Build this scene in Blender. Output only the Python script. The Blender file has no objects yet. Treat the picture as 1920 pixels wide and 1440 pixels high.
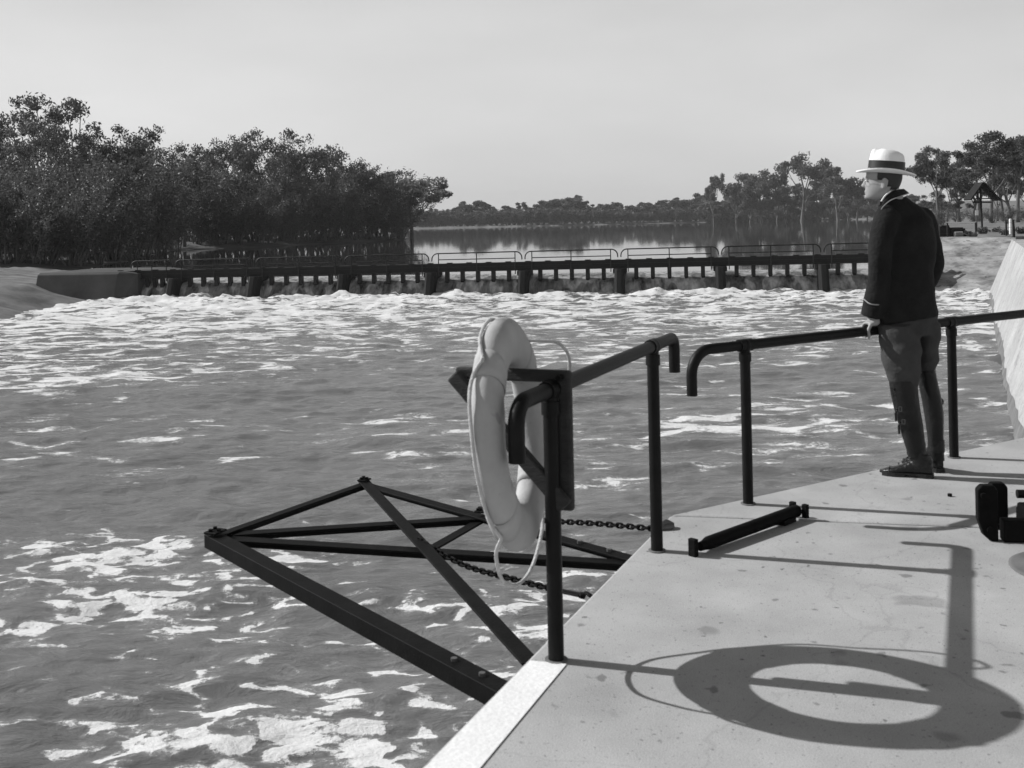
import bpy, bmesh, math, random
import numpy as np
from mathutils import Vector, Matrix

R = math.radians
sc = bpy.context.scene
COL = sc.collection

# ------------------------------------------------------------------ survey of the place
# camera stands at the origin of the lock deck, 1.5 m above it, looking along +Y
EYE = 1.5
F, CX, CY, ROLL = 2000.0, 960.0, 416.0, 0.022
cr, sr = math.cos(ROLL), math.sin(ROLL)


def ray(px, py):
    a = (px - CX) / F
    b = (CY - py) / F
    return a * cr + b * sr, -a * sr + b * cr        # X/Y, dz/Y


def at(px, py, Y):
    a, b = ray(px, py)
    return Vector((a * Y, Y, EYE + b * Y))


def on(px, py, z=0.0):
    a, b = ray(px, py)
    Y = (z - EYE) / b
    return Vector((a * Y, Y, z))


def hor(px):
    return CY - ROLL * (px - CX)


WATER = -2.7
POOL = -1.5

# ------------------------------------------------------------------ small noise library


def perlin(x, y, seed):
    rs = np.random.RandomState(seed)
    N = 256
    ang = rs.rand(N, N) * 2 * np.pi
    gx, gy = np.cos(ang), np.sin(ang)
    xi = np.floor(x).astype(int)
    yi = np.floor(y).astype(int)
    xf, yf = x - xi, y - yi
    u = xf * xf * xf * (xf * (xf * 6 - 15) + 10)
    v = yf * yf * yf * (yf * (yf * 6 - 15) + 10)

    def g(ix, iy, dx, dy):
        a, b = ix % N, iy % N
        return gx[a, b] * dx + gy[a, b] * dy
    n00 = g(xi, yi, xf, yf)
    n10 = g(xi + 1, yi, xf - 1, yf)
    n01 = g(xi, yi + 1, xf, yf - 1)
    n11 = g(xi + 1, yi + 1, xf - 1, yf - 1)
    return (n00 * (1 - u) + n10 * u) * (1 - v) + (n01 * (1 - u) + n11 * u) * v


def fbm(x, y, seed, octv=4, gain=0.5):
    s, a = 0, 1.0
    for k in range(octv):
        s = s + a * perlin(x * 2 ** k + 17.3 * k, y * 2 ** k - 9.1 * k, seed + k)
        a *= gain
    return s


# ------------------------------------------------------------------ materials (a black and white world)
M = {}


def mat(name, v, rough=0.7, spec=0.5, metal=0.0, var=0.0, vscale=4.0, bump=0.0, bscale=40.0, detail=5.0,
        stretch=None, spots=None):
    m = bpy.data.materials.new(name)
    m.use_nodes = True
    nt = m.node_tree
    b = nt.nodes['Principled BSDF']
    b.inputs['Base Color'].default_value = (v, v, v, 1)
    b.inputs['Roughness'].default_value = rough
    b.inputs['Specular IOR Level'].default_value = spec
    b.inputs['Metallic'].default_value = metal
    if var or bump or spots:
        geo = nt.nodes.new('ShaderNodeTexCoord')
        vec = geo.outputs['Object']
        if stretch:
            mp = nt.nodes.new('ShaderNodeMapping')
            mp.inputs['Scale'].default_value = stretch
            nt.links.new(vec, mp.inputs['Vector'])
            vec = mp.outputs['Vector']
        col = None
        if var:
            n = nt.nodes.new('ShaderNodeTexNoise')
            n.inputs['Scale'].default_value = vscale
            n.inputs['Detail'].default_value = detail
            n.inputs['Roughness'].default_value = 0.62
            nt.links.new(vec, n.inputs['Vector'])
            mr = nt.nodes.new('ShaderNodeMapRange')
            mr.inputs['From Min'].default_value = 0.3
            mr.inputs['From Max'].default_value = 0.7
            mr.inputs['To Min'].default_value = v * (1 - var)
            mr.inputs['To Max'].default_value = v * (1 + var)
            nt.links.new(n.outputs['Fac'], mr.inputs['Value'])
            col = mr.outputs['Result']
        if spots:
            for (scl, thr, dark, sd) in spots:
                n = nt.nodes.new('ShaderNodeTexNoise')
                n.noise_dimensions = '4D'
                n.inputs['W'].default_value = sd
                n.inputs['Scale'].default_value = scl
                n.inputs['Detail'].default_value = 2.5
                nt.links.new(vec, n.inputs['Vector'])
                mr = nt.nodes.new('ShaderNodeMapRange')
                mr.inputs['From Min'].default_value = thr
                mr.inputs['From Max'].default_value = thr + 0.035
                mr.inputs['To Min'].default_value = 1.0
                mr.inputs['To Max'].default_value = dark
                nt.links.new(n.outputs['Fac'], mr.inputs['Value'])
                mu = nt.nodes.new('ShaderNodeMath')
                mu.operation = 'MULTIPLY'
                nt.links.new(mr.outputs['Result'], mu.inputs[0])
                if col is None:
                    mu.inputs[1].default_value = v
                else:
                    nt.links.new(col, mu.inputs[1])
                col = mu.outputs[0]
        if col is not None:
            nt.links.new(col, b.inputs['Base Color'])
        if bump:
            n = nt.nodes.new('ShaderNodeTexNoise')
            n.inputs['Scale'].default_value = bscale
            n.inputs['Detail'].default_value = 6
            nt.links.new(vec, n.inputs['Vector'])
            bp = nt.nodes.new('ShaderNodeBump')
            bp.inputs['Strength'].default_value = bump
            bp.inputs['Distance'].default_value = 0.02
            nt.links.new(n.outputs['Fac'], bp.inputs['Height'])
            nt.links.new(bp.outputs['Normal'], b.inputs['Normal'])
    M[name] = m
    return m


mat('concrete', 0.365, 0.9, 0.3, var=0.20, vscale=1.6, bump=0.14, bscale=160, detail=14,
    spots=[(3.2, 0.645, 0.72, 1.0), (9.0, 0.655, 0.55, 5.0), (24.0, 0.665, 0.45, 3.0), (70.0, 0.63, 0.62, 9.0)])
mat('white_paint', 0.78, 0.6, 0.4, var=0.05, vscale=5, bump=0.15, bscale=60)
mat('pale_concrete', 0.34, 0.9, 0.3, var=0.22, vscale=0.7, bump=0.5, bscale=9, detail=14, 
    spots=[(1.6, 0.62, 0.78, 3.0), (4.0, 0.64, 0.72, 7.0), (14.0, 0.64, 0.6, 2.0)])
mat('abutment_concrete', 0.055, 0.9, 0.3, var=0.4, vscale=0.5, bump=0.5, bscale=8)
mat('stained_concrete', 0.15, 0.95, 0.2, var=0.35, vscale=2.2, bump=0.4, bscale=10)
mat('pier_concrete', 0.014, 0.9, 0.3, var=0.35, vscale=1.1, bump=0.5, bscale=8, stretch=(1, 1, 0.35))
mat('bank_stone', 0.23, 0.95, 0.2, var=0.7, vscale=2.4, bump=1.0, bscale=9, detail=14, stretch=(0.35, 0.35, 1.3), spots=[(2.0, 0.60, 0.6, 3.0), (9.0, 0.62, 0.5, 6.0)])
mat('iron_paint', 0.006, 0.65, 0.07, var=0.35, vscale=9, bump=0.12, bscale=70)
mat('rail_iron', 0.007, 0.5, 0.16, var=0.35, vscale=12, bump=0.10, bscale=90)
mat('weir_iron', 0.012, 0.6, 0.3, var=0.3, vscale=2)
mat('timber_dark', 0.028, 0.75, 0.3, var=0.35, vscale=10, bump=0.3, bscale=50, stretch=(1, 1, 4))
mat('canvas', 0.38, 0.8, 0.25, var=0.12, vscale=7, bump=0.16, bscale=30, detail=12,
    spots=[(11.0, 0.66, 0.75, 2.0), (30.0, 0.68, 0.7, 4.0)])
mat('rope', 0.52, 0.9, 0.2, var=0.15, vscale=30, bump=0.5, bscale=160)
mat('skin', 0.27, 0.55, 0.4, var=0.06, vscale=20)
mat('hair', 0.03, 0.6, 0.3)
mat('wool', 0.013, 0.9, 0.2, var=0.35, vscale=9, bump=0.3, bscale=60)
mat('piping', 0.26, 0.8, 0.2)
mat('shirt', 0.75, 0.8, 0.2)
mat('breeches', 0.05, 0.9, 0.2, var=0.18, vscale=8, bump=0.3, bscale=40)
mat('leather', 0.010, 0.36, 0.35, var=0.3, vscale=9, bump=0.3, bscale=45)
mat('gaiter_leather', 0.015, 0.40, 0.2, var=0.3, vscale=9, bump=0.3, bscale=35)
mat('felt', 0.74, 0.85, 0.2, var=0.04, vscale=12, bump=0.1, bscale=60)
mat('ribbon', 0.012, 0.5, 0.4)
mat('buckle', 0.10, 0.4, 0.5, metal=0.3)
mat('bark', 0.12, 0.9, 0.2, var=0.5, vscale=1.2, stretch=(1, 1, 0.25))
mat('pale_bark', 0.13, 0.9, 0.2, var=0.4, vscale=1.0, stretch=(1, 1, 0.25))
mat('soil', 0.085, 0.95, 0.1, var=0.5, vscale=0.12, bump=0.6, bscale=1.5, detail=12)
mat('dry_grass', 0.17, 0.95, 0.1, var=0.45, vscale=0.6, bump=0.6, bscale=4, detail=10)
mat('hill_scrub', 0.06, 0.95, 0.1, var=0.4, vscale=0.02)
mat('fence_timber', 0.02, 0.9, 0.2, var=0.3, vscale=3)
mat('wire', 0.06, 0.5, 0.4, metal=0.5)


def leaf_mat(name, v, var=0.45, tr=0.25):
    m = bpy.data.materials.new(name)
    m.use_nodes = True
    nt = m.node_tree
    b = nt.nodes['Principled BSDF']
    b.inputs['Roughness'].default_value = 0.55
    b.inputs['Specular IOR Level'].default_value = 0.35
    a = nt.nodes.new('ShaderNodeAttribute')
    a.attribute_name = 'leaf_tone'
    oi = nt.nodes.new('ShaderNodeObjectInfo')
    ad = nt.nodes.new('ShaderNodeMath')
    ad.operation = 'MULTIPLY_ADD'
    ad.inputs[1].default_value = 0.5
    nt.links.new(oi.outputs['Random'], ad.inputs[0])
    nt.links.new(a.outputs['Fac'], ad.inputs[2])
    mr = nt.nodes.new('ShaderNodeMapRange')
    mr.inputs['From Max'].default_value = 1.5
    mr.inputs['To Min'].default_value = v * (1 - var)
    mr.inputs['To Max'].default_value = v * (1 + var)
    nt.links.new(ad.outputs[0], mr.inputs['Value'])
    nt.links.new(mr.outputs['Result'], b.inputs['Base Color'])
    t = nt.nodes.new('ShaderNodeBsdfTranslucent')
    nt.links.new(mr.outputs['Result'], t.inputs['Color'])
    mx = nt.nodes.new('ShaderNodeMixShader')
    mx.inputs[0].default_value = tr
    nt.links.new(b.outputs[0], mx.inputs[1])
    nt.links.new(t.outputs[0], mx.inputs[2])
    nt.links.new(mx.outputs[0], nt.nodes['Material Output'].inputs['Surface'])
    M[name] = m
    return m


def weather(name, amp=0.16, scale=260.0, crack=0.0):
    nt = M[name].node_tree
    b = nt.nodes['Principled BSDF']
    src = b.inputs['Base Color'].links[0].from_socket
    tc = nt.nodes.new('ShaderNodeTexCoord')
    n = nt.nodes.new('ShaderNodeTexNoise')
    n.inputs['Scale'].default_value = scale
    n.inputs['Detail'].default_value = 3
    nt.links.new(tc.outputs['Object'], n.inputs['Vector'])
    mr = nt.nodes.new('ShaderNodeMapRange')
    mr.inputs['From Min'].default_value = 0.3
    mr.inputs['From Max'].default_value = 0.7
    mr.inputs['To Min'].default_value = 1 - amp
    mr.inputs['To Max'].default_value = 1 + amp
    nt.links.new(n.outputs['Fac'], mr.inputs['Value'])
    mu = nt.nodes.new('ShaderNodeMath')
    mu.operation = 'MULTIPLY'
    nt.links.new(src, mu.inputs[0])
    nt.links.new(mr.outputs['Result'], mu.inputs[1])
    out_ = mu.outputs[0]
    if crack:
        wn_ = nt.nodes.new('ShaderNodeTexNoise')
        wn_.inputs['Scale'].default_value = 3.0
        wn_.inputs['Detail'].default_value = 5
        nt.links.new(tc.outputs['Object'], wn_.inputs['Vector'])
        vm = nt.nodes.new('ShaderNodeVectorMath')
        vm.operation = 'MULTIPLY_ADD'
        vm.inputs[1].default_value = (.35, .35, .35)
        nt.links.new(wn_.outputs['Color'], vm.inputs[0])
        nt.links.new(tc.outputs['Object'], vm.inputs[2])
        vo = nt.nodes.new('ShaderNodeTexVoronoi')
        vo.feature = 'DISTANCE_TO_EDGE'
        vo.inputs['Scale'].default_value = crack
        nt.links.new(vm.outputs[0], vo.inputs['Vector'])
        mr2 = nt.nodes.new('ShaderNodeMapRange')
        mr2.inputs['From Max'].default_value = 0.004
        mr2.inputs['To Min'].default_value = 0.87
        nt.links.new(vo.outputs['Distance'], mr2.inputs['Value'])
        mu2 = nt.nodes.new('ShaderNodeMath')
        mu2.operation = 'MULTIPLY'
        nt.links.new(out_, mu2.inputs[0])
        nt.links.new(mr2.outputs['Result'], mu2.inputs[1])
        out_ = mu2.outputs[0]
    nt.links.new(out_, b.inputs['Base Color'])


weather('concrete', 0.20, 230.0, 0.55)
weather('pale_concrete', 0.16, 14.0)
weather('white_paint', 0.08, 120.0)
leaf_mat('gum_leaves', 0.09, tr=0.35)
leaf_mat('dark_leaves', 0.11, tr=0.35)
leaf_mat('pale_leaves', 0.20, tr=0.35)

# ------------------------------------------------------------------ mesh helpers


def link(name, me, m=None, parent=None, smooth=True):
    o = bpy.data.objects.new(name, me)
    COL.objects.link(o)
    if m:
        me.materials.append(M[m] if isinstance(m, str) else m)
    if smooth and len(me.polygons):
        me.polygons.foreach_set('use_smooth', [True] * len(me.polygons))
    if parent is not None:
        o.parent = parent
    return o


def tag(o, label=None, cat=None, group=None, kind=None):
    if label:
        o['label'] = label
    if cat:
        o['category'] = cat
    if group:
        o['group'] = group
    if kind:
        o['kind'] = kind
    return o


def thing(name, label, cat, loc=(0, 0, 0), group=None):
    o = bpy.data.objects.new(name, None)
    COL.objects.link(o)
    o.location = loc
    o.empty_display_size = 0.1
    return tag(o, label, cat, group)


class MB:
    """collects vertices and faces, in world coordinates; build() makes them local to an origin"""

    def __init__(self):
        self.v, self.f = [], []

    def add(self, vs, fs):
        n = len(self.v)
        self.v += [Vector(p) for p in vs]
        self.f += [tuple(i + n for i in f) for f in fs]
        return self

    def box(self, c, ax, ay, az):
        c, ax, ay, az = map(Vector, (c, ax, ay, az))
        vs = [c + sx * ax + sy * ay + sz * az for sx in (-1, 1) for sy in (-1, 1) for sz in (-1, 1)]
        fs = [(0, 1, 3, 2), (4, 6, 7, 5), (0, 4, 5, 1), (2, 3, 7, 6), (0, 2, 6, 4), (1, 5, 7, 3)]
        return self.add(vs, fs)

    def prism(self, poly, off):
        """closed polygon (3D points) pushed along off"""
        n = len(poly)
        off = Vector(off)
        vs = [Vector(p) for p in poly] + [Vector(p) + off for p in poly]
        fs = [tuple(range(n))[::-1], tuple(range(n, 2 * n))]
        fs += [(i, (i + 1) % n, n + (i + 1) % n, n + i) for i in range(n)]
        return self.add(vs, fs)

    def tube(self, pts, rad, n=12, cap=True, closed=False):
        pts = [Vector(p) for p in pts]
        if not hasattr(rad, '__len__'):
            rad = [rad] * len(pts)
        rad = [float(r_) for r_ in rad]
        N = len(pts)
        prev = None
        vs, fs = [], []
        for i, p in enumerate(pts):
            if closed:
                t = pts[(i + 1) % N] - pts[i - 1]
            else:
                t = pts[min(i + 1, N - 1)] - pts[max(i - 1, 0)]
            t.normalize()
            if prev is None:
                a = t.orthogonal().normalized()
            else:
                a = prev - t * prev.dot(t)
                if a.length < 1e-6:
                    a = t.orthogonal()
                a.normalize()
            prev = a
            b = t.cross(a)
            for k in range(n):
                an = 2 * math.pi * k / n
                vs.append(p + rad[i] * (math.cos(an) * a + math.sin(an) * b))
        for i in range(N if closed else N - 1):
            j = (i + 1) % N
            for k in range(n):
                k2 = (k + 1) % n
                fs.append((i * n + k, i * n + k2, j * n + k2, j * n + k))
        if cap and not closed:
            fs.append(tuple(range(n))[::-1])
            fs.append(tuple(range((N - 1) * n, N * n)))
        return self.add(vs, fs)

    def loft(self, rings, cap=True):
        n = len(rings[0])
        vs = [p for r in rings for p in r]
        fs = []
        for i in range(len(rings) - 1):
            for k in range(n):
                k2 = (k + 1) % n
                fs.append((i * n + k, i * n + k2, (i + 1) * n + k2, (i + 1) * n + k))
        if cap:
            fs.append(tuple(range(n))[::-1])
            fs.append(tuple(range((len(rings) - 1) * n, len(rings) * n)))
        return self.add(vs, fs)

    def ball(self, c, rx, ry, rz, n=10, m=14, rot=None):
        c = Vector(c)
        rings = []
        for i in range(1, n):
            th = math.pi * i / n
            ring = []
            for k in range(m):
                ph = 2 * math.pi * k / m
                p = Vector((rx * math.sin(th) * math.cos(ph), ry * math.sin(th) * math.sin(ph), rz * math.cos(th)))
                ring.append(c + (rot @ p if rot else p))
            rings.append(ring)
        return self.loft(rings)

    def mesh(self, name, origin=(0, 0, 0)):
        o = Vector(origin)
        me = bpy.data.meshes.new(name)
        me.from_pydata([tuple(p - o) for p in self.v], [], self.f)
        bm = bmesh.new()
        bm.from_mesh(me)
        bmesh.ops.recalc_face_normals(bm, faces=bm.faces[:])
        bm.to_mesh(me)
        bm.free()
        return me

    def build(self, name, m, parent=None, origin=None, smooth=True, bevel=0.0, seg=2):
        if origin is None:
            origin = parent_origin(parent)
            o = link(name, self.mesh(name, origin), m, parent, smooth)
        else:
            o = link(name, self.mesh(name, origin), m, parent, smooth)
            o.location = Vector(origin) - parent_origin(parent)
        if bevel:
            b = o.modifiers.new('bevel', 'BEVEL')
            b.width = bevel
            b.segments = seg
            b.limit_method = 'ANGLE'
            b.angle_limit = R(35)
        if smooth and not bevel:
            shade_auto(o)
        elif bevel:
            shade_auto(o)
        return o


def shade_auto(o, ang=40):
    me = o.data
    bm = bmesh.new()
    bm.from_mesh(me)
    for e in bm.edges:
        if len(e.link_faces) == 2 and e.calc_face_angle(0) > R(ang):
            e.smooth = False
    bm.to_mesh(me)
    bm.free()


def parent_origin(p):
    v = Vector((0, 0, 0))
    while p is not None:
        v = v + p.location
        p = p.parent
    return v


def bezier(pts, n=16):
    """Catmull-Rom through points"""
    pts = [Vector(p) for p in pts]
    out = []
    P = [2 * pts[0] - pts[1]] + pts + [2 * pts[-1] - pts[-2]]
    for i in range(1, len(P) - 2):
        p0, p1, p2, p3 = P[i - 1], P[i], P[i + 1], P[i + 2]
        for k in range(n):
            t = k / n
            out.append(0.5 * ((2 * p1) + (p2 - p0) * t + (2 * p0 - 5 * p1 + 4 * p2 - p3) * t * t
                              + (3 * p1 - p0 - 3 * p2 + p3) * t ** 3))
    out.append(pts[-1])
    return out


def grid_mesh(name, X, Y, Z):
    ny, nx = X.shape
    co = np.stack([X, Y, Z], -1).reshape(-1, 3).astype(np.float32)
    i = np.arange(ny * nx).reshape(ny, nx)
    q = np.stack([i[:-1, :-1], i[:-1, 1:], i[1:, 1:], i[1:, :-1]], -1).reshape(-1, 4)
    return raw_mesh(name, co, q)


def raw_mesh(name, co, q):
    me = bpy.data.meshes.new(name)
    me.vertices.add(len(co))
    me.vertices.foreach_set('co', np.asarray(co, np.float32).ravel())
    k = q.shape[1]
    me.loops.add(q.size)
    me.loops.foreach_set('vertex_index', q.astype(np.int32).ravel())
    me.polygons.add(len(q))
    me.polygons.foreach_set('loop_start', np.arange(0, q.size, k, dtype=np.int32))
    me.update(calc_edges=True)
    me.validate()
    return me


def remeshed(mb, name, voxel, smooth_it=4, origin=(0, 0, 0)):
    """one continuous skin out of overlapping lofts"""
    me = mb.mesh(name, origin)
    o = bpy.data.objects.new('tmp', me)
    COL.objects.link(o)
    r = o.modifiers.new('r', 'REMESH')
    r.mode = 'VOXEL'
    r.voxel_size = voxel
    s = o.modifiers.new('s', 'SMOOTH')
    s.iterations = smooth_it
    s.factor = 0.5
    dg = bpy.context.evaluated_depsgraph_get()
    dg.update()
    out = bpy.data.meshes.new_from_object(o.evaluated_get(dg))
    out.name = name
    bpy.data.objects.remove(o)
    return out

# ------------------------------------------------------------------ camera, sun, sky
SKY_K, HAZE_K, HAZE_D = 0.40, 6.0, 4.0
cam = bpy.data.cameras.new('camera')
cam.sensor_fit = 'HORIZONTAL'
cam.sensor_width = 36
cam.lens = F / 1920 * 36
cam.shift_y = -(720 - CY) / 1920
cam.clip_start = 0.05
cam.clip_end = 8000
cam.dof.use_dof = True
cam.dof.focus_distance = 22
cam.dof.aperture_fstop = 6.5
co = bpy.data.objects.new('camera', cam)
COL.objects.link(co)
co.matrix_world = Matrix(((cr, sr, 0, 0), (0, 0, -1, 0), (-sr, cr, 0, EYE), (0, 0, 0, 1)))
sc.camera = co

SUN_EL, SUN_AZ = R(36), R(-72.5)                # azimuth from +Y, negative is to the left
sd = Vector((math.sin(SUN_AZ) * math.cos(SUN_EL), math.cos(SUN_AZ) * math.cos(SUN_EL), math.sin(SUN_EL)))
sun = bpy.data.lights.new('sun', 'SUN')
sun.energy = 4.2
sun.angle = R(0.55)
sun.color = (1, 1, 1)
so = bpy.data.objects.new('sun', sun)
COL.objects.link(so)
so.rotation_euler = sd.to_track_quat('Z', 'Y').to_euler()

w = bpy.data.worlds.new('World')
sc.world = w
w.use_nodes = True
nt = w.node_tree
sky = nt.nodes.new('ShaderNodeTexSky')
sky.sky_type = 'NISHITA'
sky.sun_disc = False
sky.sun_elevation = SUN_EL
sky.sun_rotation = SUN_AZ
sky.dust_density = 2.5
sky.air_density = 1.0
bw = nt.nodes.new('ShaderNodeRGBToBW')           # the picture is black and white
nt.links.new(sky.outputs[0], bw.inputs[0])
skn = nt.nodes.new('ShaderNodeMath')
skn.operation = 'MULTIPLY'
skn.inputs[1].default_value = SKY_K
nt.links.new(bw.outputs[0], skn.inputs[0])
# pale haze low in the sky: thins with height
tc = nt.nodes.new('ShaderNodeTexCoord')
sx = nt.nodes.new('ShaderNodeSeparateXYZ')
nt.links.new(tc.outputs['Generated'], sx.inputs[0])
hz = nt.nodes.new('ShaderNodeMath')
hz.operation = 'POWER'
hz.inputs[1].default_value = 2.0
nt.links.new(sx.outputs['Z'], hz.inputs[0])
hz2 = nt.nodes.new('ShaderNodeMath')
hz2.operation = 'MULTIPLY'
hz2.inputs[1].default_value = -HAZE_D
nt.links.new(hz.outputs[0], hz2.inputs[0])
hz3 = nt.nodes.new('ShaderNodeMath')
hz3.operation = 'EXPONENT'
nt.links.new(hz2.outputs[0], hz3.inputs[0])
cn_ = nt.nodes.new('ShaderNodeTexNoise')
cn_.inputs['Scale'].default_value = 2.2
cn_.inputs['Detail'].default_value = 6
mpc = nt.nodes.new('ShaderNodeMapping')
mpc.inputs['Scale'].default_value = (1, 1, 3.5)
nt.links.new(tc.outputs['Generated'], mpc.inputs['Vector'])
nt.links.new(mpc.outputs['Vector'], cn_.inputs['Vector'])
cnm = nt.nodes.new('ShaderNodeMapRange')
cnm.inputs['From Min'].default_value = 0.3
cnm.inputs['From Max'].default_value = 0.7
cnm.inputs['To Min'].default_value = HAZE_K * 0.86
cnm.inputs['To Max'].default_value = HAZE_K * 1.10
nt.links.new(cn_.outputs['Fac'], cnm.inputs['Value'])
hz4 = nt.nodes.new('ShaderNodeMath')
hz4.operation = 'MULTIPLY_ADD'
nt.links.new(hz3.outputs[0], hz4.inputs[0])
nt.links.new(cnm.outputs['Result'], hz4.inputs[1])
nt.links.new(skn.outputs[0], hz4.inputs[2])
nt.links.new(hz4.outputs[0], nt.nodes['Background'].inputs['Color'])
nt.nodes['Background'].inputs['Strength'].default_value = 0.08

vs = sc.view_settings
vs.view_transform = 'Standard'
vs.look = 'None'
vs.exposure = 0.3
vs.gamma = 1.0
sc.cycles.max_bounces = 6
sc.cycles.transparent_max_bounces = 4

# ------------------------------------------------------------------ survey lines
E1, E2 = on(985, 1240), on(1195, 1035)          # water side edge of the lock deck
e = Vector((0.3955, 0.9185, 0)).normalized()    # along the lock
nL = Vector((-e.y, e.x, 0))                     # out over the river
CORN = on(1262, 967)
PB1, PB2 = on(1403, 945), on(1789, 858)
bdir = (PB2 - PB1).normalized()                 # along the far railing

BR, BL = on(1640, 547, WATER), on(200, 562, WATER)
wu = (BL - BR).normalized()
wn = Vector((wu.y, -wu.x, 0))
if wn.y > 0:
    wn = -wn


def wt(px, py=500):
    a, b = ray(px, py)
    return (a * BR.y - BR.x) / (wu.x - a * wu.y)


def W(t, out, z):
    p = BR + wu * t + wn * out
    return Vector((p.x, p.y, z))


def wz(px, py, out=0.0):
    p = BR + wu * wt(px, py) + wn * out
    return EYE + ray(px, py)[1] * p.y


def PY(px, Y):
    a, b = ray(px, hor(px))
    return (a * Y, Y)


# ------------------------------------------------------------------ ground: one sheet to the horizon
shore = [(-90, -4), (-80, 30), PY(-260, 46), PY(-40, 57), PY(70, 62), PY(100, 68), PY(112, 74), PY(120, 80), PY(190, 88), PY(300, 124), PY(340, 152), PY(480, 160),
         PY(620, 178), PY(745, 195), PY(775, 215), PY(750, 360), PY(690, 660), PY(800, 660), PY(1000, 665), PY(1200, 672),
         PY(1400, 670), PY(1550, 645), PY(1665, 560), PY(1712, 380), PY(1735, 200), PY(1752, 120), PY(1762, 82),
         (30.5, 70), (31, 56), (26.5, 52), (11.5, 18), (3.5, 0), (3, -4)]


def poly_dist(x, y, poly):
    d = np.full(x.shape, 1e9)
    inside = np.zeros(x.shape, bool)
    n = len(poly)
    for i in range(n):
        x0, y0 = poly[i]
        x1, y1 = poly[(i + 1) % n]
        dx, dy = x1 - x0, y1 - y0
        t = np.clip(((x - x0) * dx + (y - y0) * dy) / (dx * dx + dy * dy), 0, 1)
        d = np.minimum(d, np.hypot(x - x0 - t * dx, y - y0 - t * dy))
        c = ((y0 > y) != (y1 > y)) & (x < dx * (y - y0) / (dy if dy else 1e-9) + x0)
        inside ^= c
    return np.where(inside, -d, d)


def ground_z(x, y):
    d = poly_dist(x, y, shore) + fbm(x * 0.12, y * 0.12, 5, 3) * 2.2 * np.clip(y / 80, 0, 1)
    right = 1 / (1 + np.exp(-(x - 20) * 0.5)) * np.clip((260 - y) / 120, 0, 1)
    top = -0.55 + 0.5 * right
    rise = np.where(right > 0.5, 0.5, 0.10)
    land = np.minimum(POOL - 0.08 + np.maximum(d, 0) * rise, top) + np.clip(d, 0, 4) * 0.06 * fbm(x * 0.5, y * 0.5, 8, 3)
    land = land + np.clip(d - 60, 0, 400) * 0.012
    wat = POOL - 0.08 + np.minimum(d, 0) * 0.4
    return np.where(d > 0, land, np.maximum(wat, -6))


ys = np.geomspace(1.5, 5000, 470)
xs = np.linspace(-1.35, 1.35, 420)
GX = xs[None, :] * ys[:, None]
GY = np.repeat(ys[:, None], len(xs), 1)
GZ = ground_z(GX, GY)
ground = link('ground', grid_mesh('ground', GX, GY, GZ), 'soil')
tag(ground, 'dark river banks with pale grass at the water line', kind='structure')
ground.data.materials.append(M['dry_grass'])
ctr = np.stack([GX, GY, GZ], -1)
cz = (GZ[:-1, :-1] + GZ[1:, 1:]) / 2
cyy = (GY[:-1, :-1] + GY[1:, 1:]) / 2
cxx = (GX[:-1, :-1] + GX[1:, 1:]) / 2
gd = poly_dist(cxx, cyy, shore)
grassy = ((gd < 26) & (cyy > 300)) | ((gd < 3.0) & (cyy > 90) & (cxx > 0)) | ((cxx > 20) & (cyy < 300)) \
    | ((gd < 9) & (cyy < 165) & (cxx < 0) & (cyy < 82))
ground.data.polygons.foreach_set('material_index', grassy.astype(np.int32).ravel())


def ground_at(x, y):
    return float(ground_z(np.array([[x]]), np.array([[y]]))[0, 0])


# far hills
hx = np.linspace(-2600, 2600, 140)
hr = np.linspace(0, 1, 12)
HX = np.repeat(hx[None, :], 12, 0)
prof = np.sin(hr * np.pi)[:, None]
hh = 30 + 9 * fbm(hx / 500, hx * 0 + 3.3, 12, 4)[None, :] + 3 * fbm(hx / 60, hx * 0 + 7.1, 13, 2)[None, :]
HZ = prof * hh - 1
HY = 2300 + hr[:, None] * 700 + 0 * HX
tag(link('hills', grid_mesh('hills', HX, HY, HZ), 'hill_scrub'), 'low even hills on the horizon', kind='structure')

# ------------------------------------------------------------------ faint haze in the air
hzb = MB().box((0, 2000, 58), (4000, 0, 0), (0, 2600, 0), (0, 0, 66))
hm_ = bpy.data.materials.new('haze')
hm_.use_nodes = True
nt = hm_.node_tree
nt.nodes.remove(nt.nodes['Principled BSDF'])
pv = nt.nodes.new('ShaderNodeVolumePrincipled')
pv.inputs['Color'].default_value = (.9, .9, .9, 1)
pv.inputs['Density'].default_value = 0.00016
nt.links.new(pv.outputs[0], nt.nodes['Material Output'].inputs['Volume'])
M['haze'] = hm_
HAZEBOX = link('haze', hzb.mesh('haze'), 'haze', smooth=False)
tag(HAZEBOX, 'thin pale haze lying over the river', kind='stuff')

# ------------------------------------------------------------------ river below the weir


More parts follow.
